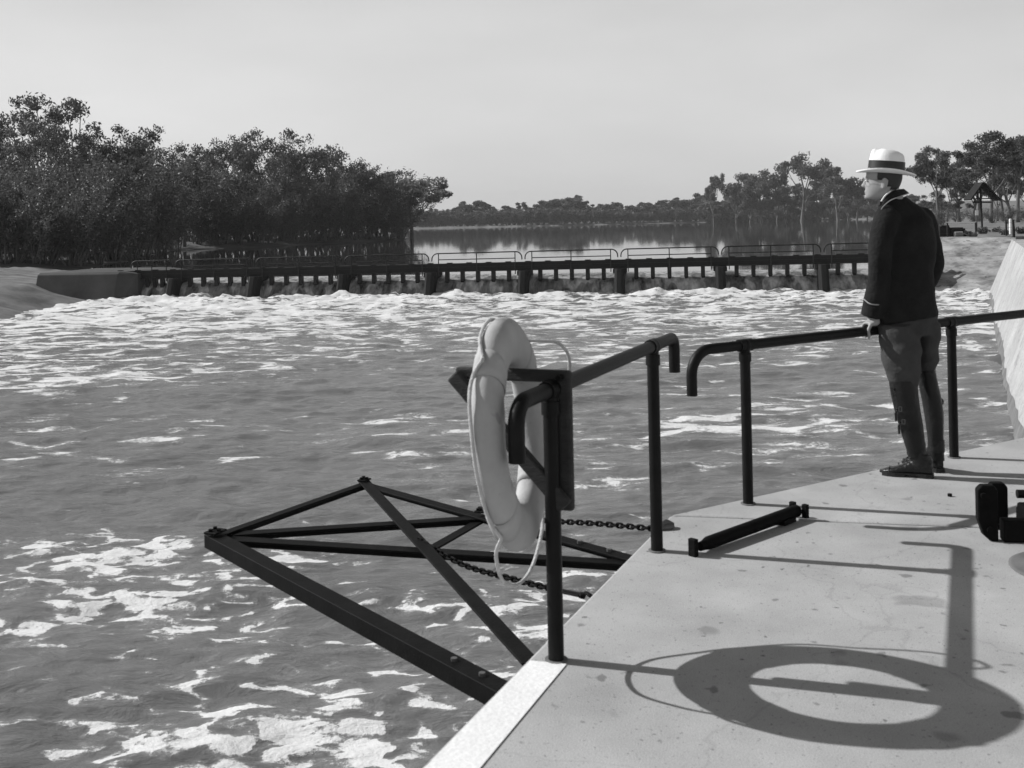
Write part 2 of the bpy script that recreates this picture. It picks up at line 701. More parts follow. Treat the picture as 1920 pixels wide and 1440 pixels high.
def water_mat(name, deep, foam_v):
    m = bpy.data.materials.new(name)
    m.use_nodes = True
    nt = m.node_tree
    L = nt.links.new
    N = nt.nodes.new
    b = nt.nodes['Principled BSDF']
    pos = N('ShaderNodeNewGeometry').outputs['Position']
    dn = N('ShaderNodeAttribute')
    dn.attribute_name = 'foam_density'
    fr = N('ShaderNodeAttribute')
    fr.attribute_name = 'farness'

    def mapped(s, rot=0.0):
        q = N('ShaderNodeMapping')
        q.inputs['Scale'].default_value = s
        q.inputs['Rotation'].default_value = (0, 0, rot)
        L(pos, q.inputs['Vector'])
        return q.outputs['Vector']

    def noise(vec, scale, detail, rough=0.5, dist=0.0):
        n = N('ShaderNodeTexNoise')
        n.inputs['Scale'].default_value = scale
        n.inputs['Detail'].default_value = detail
        n.inputs['Roughness'].default_value = rough
        n.inputs['Distortion'].default_value = dist
        L(vec, n.inputs['Vector'])
        return n.outputs['Fac']

    def math_(op, a, b_, c=None):
        q = N('ShaderNodeMath')
        q.operation = op
        for i, v in enumerate((a, b_, c)):
            if v is None:
                continue
            if isinstance(v, (int, float)):
                q.inputs[i].default_value = v
            else:
                L(v, q.inputs[i])
        return q.outputs[0]

    near = noise(mapped((0.72, 1.0, 1), R(14)), 3.9, 3.0, 0.42, 0.7)
    big = noise(mapped((0.55, 1.0, 1), R(8)), 1.1, 3.0, 0.5, 0.6)
    far = noise(mapped((0.42, 0.95, 1), R(6)), 2.1, 7.0, 0.60, 0.5)
    nn = math_('ADD', math_('MULTIPLY', near, 0.7), math_('MULTIPLY', big, 0.3))
    mix = N('ShaderNodeMix')
    mix.data_type = 'FLOAT'
    L(fr.outputs['Fac'], mix.inputs[0])
    L(nn, mix.inputs[2])
    L(far, mix.inputs[3])
    lace = noise(mapped((1, 1.3, 1)), 13.0, 5.0, 0.7)
    lacy = math_('MULTIPLY_ADD', lace, 0.20, -0.10)
    n = math_('SUBTRACT', math_('ADD', math_('ADD', mix.outputs[0], lacy), dn.outputs['Fac']), 1.0)
    sharp = math_('MULTIPLY_ADD', fr.outputs['Fac'], -14.0, 30.0)
    fo = N('ShaderNodeClamp')
    L(math_('MULTIPLY', n, sharp), fo.inputs[0])
    film = N('ShaderNodeClamp')
    L(math_('MULTIPLY', math_('ADD', n, 0.055), 14.0), film.inputs[0])
    foam = math_('MAXIMUM', fo.outputs[0], math_('MULTIPLY', film.outputs[0], 0.16))
    # thin grey scum round the white patches
    grain = noise(mapped((1, 1, 1)), 22.0, 4.0, 0.7)
    cm = N('ShaderNodeMix')
    cm.data_type = 'FLOAT'
    L(foam, cm.inputs[0])
    dark = math_('MULTIPLY_ADD', noise(mapped((0.25, 0.6, 1)), 0.8, 5.0, 0.6), deep * 0.9, deep * 0.55)
    L(dark, cm.inputs[2])
    L(math_('MULTIPLY_ADD', grain, 0.35 * foam_v, 0.80 * foam_v), cm.inputs[3])
    L(cm.outputs[0], b.inputs['Base Color'])
    rm = N('ShaderNodeMix')
    rm.data_type = 'FLOAT'
    L(foam, rm.inputs[0])
    rm.inputs[2].default_value = 0.16
    rm.inputs[3].default_value = 0.9
    L(rm.outputs[0], b.inputs['Roughness'])
    b.inputs['IOR'].default_value = 1.33
    rip = noise(mapped((0.8, 1.5, 1), R(10)), 2.6, 6.0, 0.6, 0.4)
    hgt = math_('ADD', math_('MULTIPLY', rip, 0.10), math_('MULTIPLY', math_('MULTIPLY', grain, foam), 0.018))
    hgt = math_('ADD', hgt, math_('MULTIPLY', foam, 0.02))
    bp = N('ShaderNodeBump')
    bp.inputs['Strength'].default_value = 0.55
    bp.inputs['Distance'].default_value = 1.0
    L(hgt, bp.inputs['Height'])
    L(bp.outputs['Normal'], b.inputs['Normal'])
    M[name] = m
    return m


water_mat('river_water', 0.135, 0.68)

ys = np.geomspace(3.0, 78, 760)
xs = np.linspace(-1.0, 0.62, 520)
WX = xs[None, :] * ys[:, None]
WY = np.repeat(ys[:, None], len(xs), 1)
# distance downstream of the weir
out = (WX - BR.x) * wn.x + (WY - BR.y) * wn.y
tt = (WX - BR.x) * wu.x + (WY - BR.y) * wu.y
nearw = np.exp(-np.maximum(out - 1.5, 0) / 5.0)
amp = 0.06 + 0.05 * np.exp(-np.maximum(out, 0) / 25.0)
wz_ = fbm(WX * 0.33, WY * 0.75, 31, 4, 0.55) * amp * 1.7 + fbm(WX * 1.3 + 5, WY * 2.1, 36, 3) * amp * 0.45
boil = (0.16 + 0.34 * fbm(WX * 0.45, WY * 0.9, 41, 5, 0.66) + 0.10 * np.abs(fbm(WX * 1.7, WY * 2.0, 47, 3, 0.7))) * nearw
boil = np.where(out < 0.6, 0, boil)
WZ = WATER + wz_ + boil
river = link('river', grid_mesh('river', WX, WY, WZ), 'river_water')
tag(river, 'grey churned river water streaked with white foam below the weir', kind='structure')
# foam: thick at the foot of the weir, thinning downstream, with the drifts seen in the photograph
dens = np.interp(out, [0, 3, 9, 16, 24, 30, 36, 60], [0.67, 0.59, 0.54, 0.51, 0.465, 0.425, 0.405, 0.38])
dens = dens + 0.06 * fbm(WX * 0.08, WY * 0.22, 52, 3)
for (px, py, sx, sy, a) in [
        (300, 1035, 170, 42, .17), (110, 1035, 130, 30, .10), (560, 1045, 60, 40, .13), (250, 1140, 130, 22, .13),
        (450, 1150, 80, 20, .12), (420, 1395, 230, 36, .24), (320, 1300, 90, 25, .07), (620, 1310, 170, 34, .16),
        (720, 1225, 110, 28, .13), (960, 1180, 70, 30, .11), (760, 1400, 150, 22, .22), (880, 1290, 60, 30, .06),
        (250, 700, 220, 18, .11), (130, 620, 260, 60, .06), (720, 715, 260, 28, -.10), (400, 780, 300, 30, -.04),
        (420, 940, 240, 45, -.05), (640, 1000, 120, 25, -.04), (700, 1070, 150, 25, -.05), (300, 1230, 220, 30, -.06),
        (1480, 780, 150, 40, .06), (1300, 800, 130, 16, .08), (1050, 665, 120, 12, .06), (800, 785, 90, 7, .14),
        (490, 864, 60, 8, .12), (330, 885, 80, 14, .09), (720, 905, 80, 8, .08), (1140, 905, 80, 12, .10),
        (1500, 700, 200, 20, -.04), (1420, 870, 160, 14, .05), (1170, 1080, 60, 22, .08), (640, 660, 120, 8, .06)]:
    c = on(px, py, WATER)
    s1 = sx * c.y / F
    s2 = sy * c.y ** 2 / (F * (EYE - WATER))
    dens = dens + a * (0.62 if py > 1000 else 1.0) * np.exp(-((WX - c.x) / s1) ** 2 * 0.5 - ((WY - c.y) / s2) ** 2 * 0.5)
at_ = river.data.attributes.new('foam_density', 'FLOAT', 'POINT')
at_.data.foreach_set('value', dens.astype(np.float32).ravel())
fa_ = river.data.attributes.new('farness', 'FLOAT', 'POINT')
fa_.data.foreach_set('value', np.clip((WY - 12.5) / 7, 0, 1).astype(np.float32).ravel())

# ------------------------------------------------------------------ still pool above the weir
m = bpy.data.materials.new('pool_water')
m.use_nodes = True
nt = m.node_tree
b = nt.nodes['Principled BSDF']
b.inputs['Base Color'].default_value = (.03, .03, .03, 1)
b.inputs['Roughness'].default_value = 0.03
b.inputs['IOR'].default_value = 1.33
pos = nt.nodes.new('ShaderNodeNewGeometry')
n = nt.nodes.new('ShaderNodeTexNoise')
n.inputs['Scale'].default_value = 0.9
n.inputs['Detail'].default_value = 4
nt.links.new(pos.outputs['Position'], n.inputs['Vector'])
bp = nt.nodes.new('ShaderNodeBump')
bp.inputs['Strength'].default_value = 0.05
bp.inputs['Distance'].default_value = 0.05
nt.links.new(n.outputs['Fac'], bp.inputs['Height'])
nt.links.new(bp.outputs['Normal'], b.inputs['Normal'])
M['pool_water'] = m
tL, tR = wt(-160), -16.0
pool = MB()
a0, a1 = W(tR, -1.4, POOL), W(tL, -1.4, POOL)
pool.add([a1, a0, (620, 1050, POOL), (-620, 1050, POOL)], [(0, 1, 2, 3)])
tag(link('pool', pool.mesh('pool'), 'pool_water', smooth=False), 'still mirror-like pool of the river above the weir', kind='structure')

# ------------------------------------------------------------------ the weir
PIERS = [335, 485, 650, 812, 985, 1163, 1350, 1540, 1726]
pt = [wt(p) for p in PIERS]
tl = wt(262)
# falling water
mat('falling_water', 0.26, 0.2, 0.5, var=0.9, vscale=2.4, bump=0.2, bscale=4.0, stretch=(1.0, 1.0, 0.09), spots=[(1.3, 0.50, 0.45, 1.0)])
T = np.arange(min(pt) - 1.0, wt(238), 0.11)
O = np.linspace(-1.5, 1.45, 40)
TT, OO = np.meshgrid(T, O)
vel = 1.75 + 0.28 * fbm(TT * 0.55, TT * 0 + 1.7, 61, 3) + 0.10 * fbm(TT * 2.4, TT * 0 + 8, 63, 2)
drop = np.where(OO > 0, 0.216 + 0.36 * OO + 4.9 * (OO / vel) ** 2, 0.15 * np.maximum(OO + 1.2, 0) ** 2)
ZZ = POOL - 0.002 + 0.012 * perlin(TT * 1.5, OO * 1.5, 67) * np.clip(OO + 1.4, 0, 1) - drop
O2 = OO + 0.24 * fbm(TT * 0.9, OO * 0.12, 71, 3) * np.clip(drop - 0.25, 0, 1)
FX = BR.x + wu.x * TT + wn.x * O2
FY = BR.y + wu.y * TT + wn.y * O2
fw = link('falling_water', grid_mesh('falling_water', FX, FY, ZZ), 'falling_water')
tag(fw, 'dark sheets of water pouring over the weir sill between the piers', kind='structure')

weir = thing('weir', 'long low river weir with dark footbridge beam, piers and curved pipe handrails', 'weir', tuple(W(wt(985), 0, WATER)))


def beam_z(t):
    k = (t - wt(1600)) / (wt(250) - wt(1600))
    z0 = wz(1600, 478.5, 0.5)
    z1 = wz(250, 509.5, 0.5)
    return z0 + (z1 - z0) * k


bt0, bt1 = wt(1736), wt(222)
BH = 0.43
mb = MB()
for (oo0, oo1, dz0, dz1) in [(0.08, 0.50, 0.0, 0.05), (0.38, 0.44, -BH, 0.0), (0.14, 0.20, -BH, 0.0), (0.44, 0.56, -BH, -BH + 0.05), (0.44, 0.52, -0.20, -0.15)]:
    pts = []
    for t in (bt0, bt1):
        zt = beam_z(t)
        pts.append([W(t, oo0, zt + dz0), W(t, oo1, zt + dz0), W(t, oo1, zt + dz1), W(t, oo0, zt + dz1)])
    mb.loft(pts)
tt_ = bt0
while tt_ < bt1:
    mb.box(W(tt_, 0.47, beam_z(tt_) + 0.075), wu * 0.16, wn * 0.07, (0, 0, 0.026))
    tt_ += 1.13
mb.build('walkway_beam', 'weir_iron', weir, smooth=False)
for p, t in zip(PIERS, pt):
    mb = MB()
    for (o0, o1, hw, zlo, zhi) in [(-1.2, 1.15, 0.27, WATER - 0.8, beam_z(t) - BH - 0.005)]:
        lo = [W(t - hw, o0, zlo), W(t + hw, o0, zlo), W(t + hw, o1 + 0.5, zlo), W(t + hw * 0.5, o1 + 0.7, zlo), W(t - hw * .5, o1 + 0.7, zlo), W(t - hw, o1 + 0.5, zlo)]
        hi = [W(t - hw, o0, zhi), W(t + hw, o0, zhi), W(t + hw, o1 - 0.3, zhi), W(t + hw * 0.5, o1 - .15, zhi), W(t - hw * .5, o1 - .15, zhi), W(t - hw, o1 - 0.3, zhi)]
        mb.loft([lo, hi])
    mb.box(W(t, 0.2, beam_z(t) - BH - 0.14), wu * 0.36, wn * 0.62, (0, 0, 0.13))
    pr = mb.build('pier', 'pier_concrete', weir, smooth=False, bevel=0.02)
# hanging gate stanchions, five to the bay
proto = None
edges = sorted(pt + [tl + 0.3])
for a, b_ in zip(edges[:-1], edges[1:]):
    for k in range(1, 6):
        t = a + (b_ - a) * (k + 0.02) / 6.0 if k < 6 else a
        zt = beam_z(t) - BH
        mb = MB()
        mb.box(W(t, 0.18, zt - 0.27), wu * 0.11, wn * 0.14, (0, 0, 0.27))
        mb.loft([[W(t + sx * .11, 0.18 + so_ * .14, zt - 0.545) for sx, so_ in ((-1, -1), (1, -1), (1, 1), (-1, 1))],
                 [W(t + sx * .07, 0.18 + so_ * .06, zt - 0.64) for sx, so_ in ((-1, -1), (1, -1), (1, 1), (-1, 1))]])
        mb.build('gate_stanchion', 'weir_iron', weir, smooth=False)
# handrail sections with their ends curved down
for a, b_ in zip(edges[:-1], edges[1:]):
    h = thing('handrail', None, None, W((a + b_) / 2, 0.62, beam_z((a + b_) / 2)))
    h.location = h.location - weir.location
    h.parent = weir
    za, zb = beam_z(a), beam_z(b_)
    RH = 0.64

    def z_at(t, hh):
        return za + (zb - za) * (t - a) / (b_ - a) + hh
    top = []
    g = 0.09
    rad = 0.34
    for i in range(7):
        an = math.pi / 2 * i / 6
        top.append(W(a + g + rad * (1 - math.sin(an)), 0.62, z_at(a, RH - rad * (1 - math.cos(an)) - 0)))
    top = [W(a + g, 0.62, z_at(a, RH - rad - 0.10))] + [W(a + g + rad * (1 - math.cos(math.pi / 2 * i / 6)), 0.62,
           z_at(a, RH - rad + rad * math.sin(math.pi / 2 * i / 6))) for i in range(7)]
    top += [W(b_ - g - rad * (1 - math.cos(math.pi / 2 * (6 - i) / 6)), 0.62,
              z_at(b_, RH - rad + rad * math.sin(math.pi / 2 * (6 - i) / 6))) for i in range(7)]
    top += [W(b_ - g, 0.62, z_at(b_, RH - rad - 0.10))]
    MB().tube(top, 0.034, 8).build('top_rail', 'weir_iron', h)
    p1, p2 = a + 0.48, b_ - 0.48
    MB().tube([W(p1, 0.62, z_at(p1, 0.28)), W(p2, 0.62, z_at(p2, 0.28))], 0.026, 8).build('mid_rail', 'weir_iron', h)
    for q in (p1, (p1 + p2) / 2, p2):
        MB().tube([W(q, 0.62, z_at(q, -0.62)), W(q, 0.62, z_at(q, RH))], 0.028, 8).build('post', 'weir_iron', h)

# abutments
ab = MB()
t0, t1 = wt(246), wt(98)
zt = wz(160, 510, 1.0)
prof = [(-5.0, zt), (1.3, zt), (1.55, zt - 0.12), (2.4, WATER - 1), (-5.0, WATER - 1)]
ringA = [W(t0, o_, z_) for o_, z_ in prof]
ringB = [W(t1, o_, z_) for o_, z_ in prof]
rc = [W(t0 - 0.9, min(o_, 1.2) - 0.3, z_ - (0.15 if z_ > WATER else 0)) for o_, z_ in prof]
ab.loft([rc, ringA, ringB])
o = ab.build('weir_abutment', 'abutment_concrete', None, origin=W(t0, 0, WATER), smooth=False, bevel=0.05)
tag(o, 'low dark concrete abutment closing the far left end of the weir', 'abutment')

ab = MB()
bl, br_ = on(1732, 548, WATER), on(1885, 553, WATER)
tlp, trp = on(1738, 446.0, 0.1), on(1905, 445.0, 0.1)
dn_ = Vector((0, 0, -1.0))
back = Vector((1.0, 7.0, 0))
N_ = 26
rows = []
for i in range(N_ + 1):
    k = i / N_
    p, q = bl.lerp(br_, k), tlp.lerp(trp, k)
    rows.append([p + dn_, p, p.lerp(q, 0.22), p.lerp(q, 0.5), p.lerp(q, 0.78), q, q + back, p + back * 1.6 + dn_])
ab.loft(rows)
o = ab.build('bank_wall', 'bank_stone', None, origin=bl, smooth=False)
tag(o, 'pale rough sloping bank wall at the right end of the weir behind the man', 'wall')

lw = MB()
p0, p1 = on(1897, 825, WATER), on(1853, 553, WATER)
T1 = on(1897, 449, 0.15)
q0, q1 = p0 - e * 22, p1
s0, s1 = T1 - e * (T1.y - 2) / e.y, T1
thick = Vector((e.y, -e.x, 0)) * 2.2
lw.loft([[q0 + dn_, q0, s0, s0 + thick, q0 + thick * 2 + dn_], [q1 + dn_, q1, s1, s1 + thick, q1 + thick * 2 + dn_]])
o = lw.build('lock_wall', 'pale_concrete', None, origin=p1, smooth=False)
tag(o, 'bright battered concrete lock wall running away at the right edge', 'wall')
# ragged wet stain along its foot
st = MB()
sn = (p1 - p0).cross(T1 - p1).normalized()
if sn.x > 0:
    sn = -sn
rnd = random.Random(4)
n_ = 90
low, high = [], []
for i in range(n_ + 1):
    k = i / n_
    p = q0.lerp(q1, k)
    upv = (s1 - q1).normalized()
    hgt_ = 0.28 + 0.22 * rnd.random() + 0.12 * math.sin(k * 23)
    low.append(p + sn * 0.004 - upv * 0.05)
    high.append(p + sn * 0.004 + upv * hgt_)
st.add(low + high, [(i, i + 1, n_ + 2 + i, n_ + 1 + i) for i in range(n_)])
st.build('waterline_stain', 'stained_concrete', o, smooth=False)

# ------------------------------------------------------------------ the lock deck
EDGE0 = E1 - e * 6.0
proj = EDGE0 + e * ((CORN - EDGE0).dot(e))
CORN = proj
JB = on(1830, 988.5)
jd = (JB - CORN).normalized()
jn = Vector((-jd.y, jd.x, 0))
ctop = MB()


def slab(pts, name, label):
    mbx = MB()
    mbx.prism([p for p in pts], (0, 0, -1.4))
    o_ = mbx.build(name, 'concrete', None, origin=pts[0], smooth=False, bevel=0.014, seg=2)
    tag(o_, label, kind='structure')
    return o_


J1 = CORN + jd * 14
slab([EDGE0, Vector((8, EDGE0.y - 1, 0)), Vector((J1.x, EDGE0.y, 0)), J1, CORN], 'pavement',
     'sunlit speckled concrete lock deck in the foreground')
C2 = CORN + jn * 0.012
F2 = C2 + bdir * 16
slab([C2, C2 + jd * 14, Vector((F2.x, (C2 + jd * 14).y + 0.5, 0)), F2], 'pavement', 'farther slab of the concrete lock deck under the man')
ws = MB()
wi0, wi1 = on(1062, 1247), on(935, 1400)
d_in = (wi0 - wi1).normalized()
oA = E1 + e * 0.005 - nL * 0.016
oB = EDGE0 - nL * 0.016
ws.prism([p + Vector((0, 0, 0.001)) for p in (oB, oA, wi0, wi0 - d_in * 6)][::-1], (0, 0, 0.003))
ws.build('painted_marking', 'white_paint', None, origin=oA, smooth=False)
tag(bpy.data.objects['painted_marking'], 'white painted strip along the deck edge', kind='structure')

# ------------------------------------------------------------------ railings of the lock deck
P1, P2 = on(1043, 1238), on(1232, 1033)
P3, P4 = PB1, PB2
RA, RB_ = 0.925, 0.83
RT = 0.0272


def bend(start, dirv, drop, rad, n=8, z=0.0):
    """pipe end: comes along dirv, turns down and drops"""
    pts = [start]
    for i in range(1, n + 1):
        an = math.pi / 2 * i / n
        pts.append(start + dirv * rad * math.sin(an) + Vector((0, 0, -rad * (1 - math.cos(an)))))
    pts.append(pts[-1] + Vector((0, 0, -(drop - rad))))
    return pts


def at_px_on_line(p, d, px, z):
    """distance along d from p where the line crosses image column px"""
    lo, hi = -6.0, 12.0
    best, bd = 0, 1e9
    for i in range(4000):
        s = lo + (hi - lo) * i / 4000
        q = p + d * s
        if q.y < 1.5:
            continue
        dz = z - EYE
        x = CX + F * (q.x * cr - dz * sr) / q.y
        if abs(x - px) < bd:
            bd, best = abs(x - px), s
    return best


Z = Vector((0, 0, 1))
ra = (P2 - P1).normalized()
rail_a = thing('railing', 'dark pipe railing with hooked ends that carries the lifebuoy', 'railing', tuple(P1))
nearS = at_px_on_line(P1, ra, 984, RA)
farS = at_px_on_line(P1, ra, 1258, RA)
a_near, a_far = P1 + ra * nearS + Z * RA, P1 + ra * farS + Z * RA
path = bend(a_near, -ra, 0.185, 0.075)[::-1] + [P1 + Z * RA, P2 + Z * RA] + bend(a_far, ra, 0.17, 0.055)
MB().tube(path, RT, 16).build('top_rail', 'rail_iron', rail_a)
rb_lean = {0: Vector((-0.012, 0, 0)), 1: Vector((-0.022, 0, 0)), 2: Vector((0.002, 0, 0)), 3: Vector((-0.02, 0, 0))}


def post(P, h, parent, k, label=None):
    top = P + Z * (h - 0.01)
    mb = MB().tube([P - Z * 0.12, P + Z * 0.0, top], RT, 16)
    o_ = mb.build('post', 'rail_iron', parent)
    f = MB()
    f.tube([top - Z * 0.075, top - Z * 0.03], RT + 0.0055, 16)
    f.ball(top + Z * 0.008, RT + 0.009, RT + 0.009, RT + 0.009, 8, 14)
    d = ra if k < 2 else bdir
    f.tube([top + Z * 0.01 - d * 0.045, top + Z * 0.01 + d * 0.045], RT + 0.0055, 16)
    f.build('pipe_fitting', 'rail_iron', parent)
    MB().tube([P + Z * 0.0005, P + Z * 0.006], RT + 0.012, 18).build('base_ring', 'stained_concrete', parent)
    return o_


post(P1, RA, rail_a, 0)
post(P2, RA, rail_a, 1)
rail_b = thing('railing', 'long dark pipe railing the man leans on, hooked at its near end', 'railing', tuple(P3))
nb = at_px_on_line(P3, bdir, 1330, RB_)
b_near = P3 + bdir * nb + Z * RB_
P5 = P4 + bdir * (P4 - P3).length
path = bend(b_near, -bdir, 0.225, 0.125)[::-1] + [P3 + Z * RB_, P4 + Z * RB_, P5 + Z * RB_, P5 + Z * RB_ + bdir * 3.5]
MB().tube(path, RT, 16).build('top_rail', 'rail_iron', rail_b)
post(P3, RB_, rail_b, 2)
post(P4, RB_, rail_b, 3)
post(P5, RB_, rail_b, 3)

# bracket for the buoy: flat bar arm, upright board and diagonal brace bolted to the first post
br = thing('lifebuoy_bracket', None, None, tuple(P1 + Z * 0.95))
br.location = br.location - parent_origin(rail_a)
br.parent = rail_a
arm_dir = Vector((-0.93, 0.37, 0)).normalized()
bside = P1 + ra * 0.034 + arm_dir * (-0.035)


def bar(p, q, wv, hv, wd, ht, ov=0.0):
    """rectangular bar from p to q; wv, hv unit vectors"""
    p, q = Vector(p), Vector(q)
    d = (q - p).normalized()
    p, q = p - d * ov, q + d * ov
    mbx = MB()
    wv, hv = Vector(wv) * wd / 2, Vector(hv) * ht / 2
    mbx.loft([[p - wv - hv, p + wv - hv, p + wv + hv, p - wv + hv], [q - wv - hv, q + wv - hv, q + wv + hv, q - wv + hv]])
    return mbx


ztop = 0.962
A0 = bside + Z * ztop
A1 = at(874, 704, 3.78)
A1 = A0 + arm_dir * 0.40
bar(A0 + Z * 0.004, A1 + Z * 0.004, ra, Z, 0.035, 0.042).build('arm', 'timber_dark', br, smooth=False, bevel=0.008)
bar(A0 + Z * 0.025, A0 - Z * 0.455, ra, arm_dir, 0.035, 0.058).build('back_board', 'timber_dark', br, smooth=False, bevel=0.01)
dg0, dg1 = A1 - arm_dir * 0.012 - Z * 0.006, A0 - Z * 0.425 - arm_dir * 0.004
dgd = (dg1 - dg0).normalized()
bar(dg0 - ra * 0.037, dg1 - ra * 0.037, ra, dgd.cross(ra).normalized(), 0.034, 0.056, 0.012).build('brace', 'timber_dark', br, smooth=False, bevel=0.008)
MB().tube([A0 - ra * 0.05 + Z * 0.004, A0 + ra * 0.02 + Z * 0.004], 0.011, 6).build('bolt', 'iron_paint', br, smooth=False)

# ------------------------------------------------------------------ lifebuoy
bc = P1 + arm_dir * 0.135 - ra * 0.02 + Z * 0.775
bn = Vector((math.sin(R(75)) * -1, math.cos(R(75)), 0)).normalized()      # ring axis
bax = Vector((-bn.y, bn.x, 0))
if bax.y < 0:
    bax = -bax
tilt = Matrix.Rotation(R(-5), 4, bax) @ Matrix.Rotation(R(3), 4, bn)
bx, bz, bnn = (tilt @ bax) * 0.88, (tilt @ Z), (tilt @ bn)      # the canvas ring sags to an upright oval
buoy = thing('lifebuoy', 'off-white canvas lifebuoy hung on a bracket at the railing, rope looped round it', 'lifebuoy', tuple(bc))
mb = MB()
rings = []
rm, hr_, hn = 0.315, 0.080, 0.050
NB = 72
for i in range(NB + 1):
    an = 2 * math.pi * i / NB
    radial = math.cos(an) * bx + math.sin(an) * bz
    ring = []
    # canvas panels: slightly flat facets with soft seams
    sw = 1 + 0.025 * math.cos(4 * an + 0.6) + 0.012 * math.sin(9 * an + 1)
    for k in range(24):
        th = 2 * math.pi * k / 24
        c_, s_ = math.cos(th), math.sin(th)
        pw = 0.88
        u = math.copysign(abs(c_) ** pw, c_)
        v = math.copysign(abs(s_) ** pw, s_)
        ring.append(bc + radial * (rm + hr_ * sw * u) + bnn * (hn * v * (1 + 0.035 * math.sin(7 * an) + 0.02 * math.sin(13 * an + 2))))
    rings.append(ring)
mb.loft(rings[:-1], cap=False)
n24 = 24
base = (NB - 1) * n24
mb.f += [(base + k, base + (k + 1) % n24, (k + 1) % n24, k) for k in range(n24)]
mb.build('ring', 'canvas', buoy)


def rp(an, rr, nn):
    return bc + (math.cos(R(an)) * bx + math.sin(R(an)) * bz) * rr + bnn * nn


def band(an):
    mbx = MB()
    rs = []
    for d_ in (-7.5, -2.5, 2.5, 7.5):
        ring = []
        radial = math.cos(R(an + d_)) * bx + math.sin(R(an + d_)) * bz
        for k in range(24):
            th = 2 * math.pi * k / 24
            u = math.copysign(abs(math.cos(th)) ** .88, math.cos(th))
            v = math.copysign(abs(math.sin(th)) ** .88, math.sin(th))
            ring.append(bc + radial * (rm + (hr_ * 1.02 + 0.001) * u) + bnn * ((hn * 1.03 + 0.001) * v))
        rs.append(ring)
    mbx.loft(rs, cap=False)
    o_ = mbx.build('canvas_band', 'canvas', buoy)
    so_ = o_.modifiers.new('s', 'SOLIDIFY')
    so_.thickness = 0.003


angs = [48, 138, 228, 318]
for a in angs:
    band(a)
# becket rope: four slack loops between the bands
RR = 0.0062
ro = rm + hr_ + 0.012
loops = [
    [rp(48, ro, 0.0), rp(44, ro + 0.015, -0.06), rp(40, ro + 0.03, -0.12), rp(30, ro + 0.05, -0.145), rp(20, ro + 0.05, -0.13), rp(14, ro + 0.035, -0.08), rp(6, ro + .01, -.03), rp(-12, ro + .006, 0), rp(-42, ro, 0.0)],
    [rp(48, ro, 0.0), rp(62, ro - .012, 0.03), rp(92, ro - 0.014, 0.035), rp(120, ro - 0.012, 0.03), rp(138, ro, 0.0)],
    [rp(138, ro, 0.0), rp(146, ro - .01, 0.03), rp(160, ro - 0.004, 0.036), rp(190, ro - 0.010, 0.03), rp(215, ro - .01, 0.022), rp(228, ro, 0.0)],
    [rp(228, ro, 0.0), rp(236, ro + 0.03, 0.03), rp(250, ro + 0.085, 0.035), rp(268, ro + 0.10, 0.02), rp(285, ro + 0.085, 0.0), rp(304, ro + 0.03, -0.02), rp(318, ro, 0.0)],
]
for lp in loops:
    MB().tube(bezier(lp, 10), RR, 8).build('rope', 'rope', buoy)

# ------------------------------------------------------------------ hinged steel frame over the river
FZ = -0.13
frame = thing('steel_frame', 'black angle-iron frame hinged to the deck edge, reaching out over the water', 'frame', tuple(on(985, 1240)))
Lp, Fp = on(404, 1003, FZ), on(683, 905, FZ)
deckD = on(1188, 1044, FZ)
nearD = on(944, 1288, FZ)
midD = on(992, 1243, FZ)


def angle_iron(p, q, wd, ht, name, th=0.011, flip=1, dz=0.0, ext=0.0):
    p, q = Vector(p), Vector(q)
    d = (q - p).normalized()
    p, q = p - d * ext + Z * dz, q + d * ext + Z * dz
    s = d.cross(Z).normalized() * flip
    L = [(0, 0), (wd, 0), (wd, -th), (th, -th), (th, -ht), (0, -ht)]
    mbx = MB()
    mbx.loft([[p + s * (a - wd / 2) + Z * b for a, b in L], [q + s * (a - wd / 2) + Z * b for a, b in L]])
    return mbx.build(name, 'iron_paint', frame, smooth=False, bevel=0.002, seg=1)


def channel(p, q, wd, ht, name, th=0.012, ext=0.0):
    p, q = Vector(p), Vector(q)
    d = (q - p).normalized()
    p, q = p - d * ext, q + d * ext
    s = d.cross(Z).normalized()
    L = [(-wd / 2, 0), (wd / 2, 0), (wd / 2, -ht), (wd / 2 - th, -ht), (wd / 2 - th, -th), (-wd / 2 + th, -th), (-wd / 2 + th, -ht), (-wd / 2, -ht)]
    mbx = MB()
    mbx.loft([[p + s * a + Z * b for a, b in L], [q + s * a + Z * b for a, b in L]])
    return mbx.build(name, 'iron_paint', frame, smooth=False, bevel=0.002, seg=1)


channel(Lp, nearD, 0.085, 0.07, 'main_beam', ext=0.05)
joint_b = on(902, 964, FZ)
angle_iron(Lp, Fp, 0.06, 0.05, 'strut', dz=-0.003, ext=0.03)
angle_iron(Fp, deckD, 0.075, 0.05, 'tie_beam', dz=-0.007, ext=0.03)
angle_iron(on(425, 995, FZ), joint_b, 0.075, 0.05, 'strut', dz=-0.016)
angle_iron(on(425, 1001, FZ), on(1180, 1046, FZ), 0.075, 0.055, 'cross_beam', dz=-0.021, ext=0.02)
angle_iron(Fp, midD, 0.07, 0.05, 'cross_beam', dz=0.0125, ext=0.02)
angle_iron(on(805, 1018, FZ), joint_b, 0.06, 0.04, 'strut', dz=-0.03)
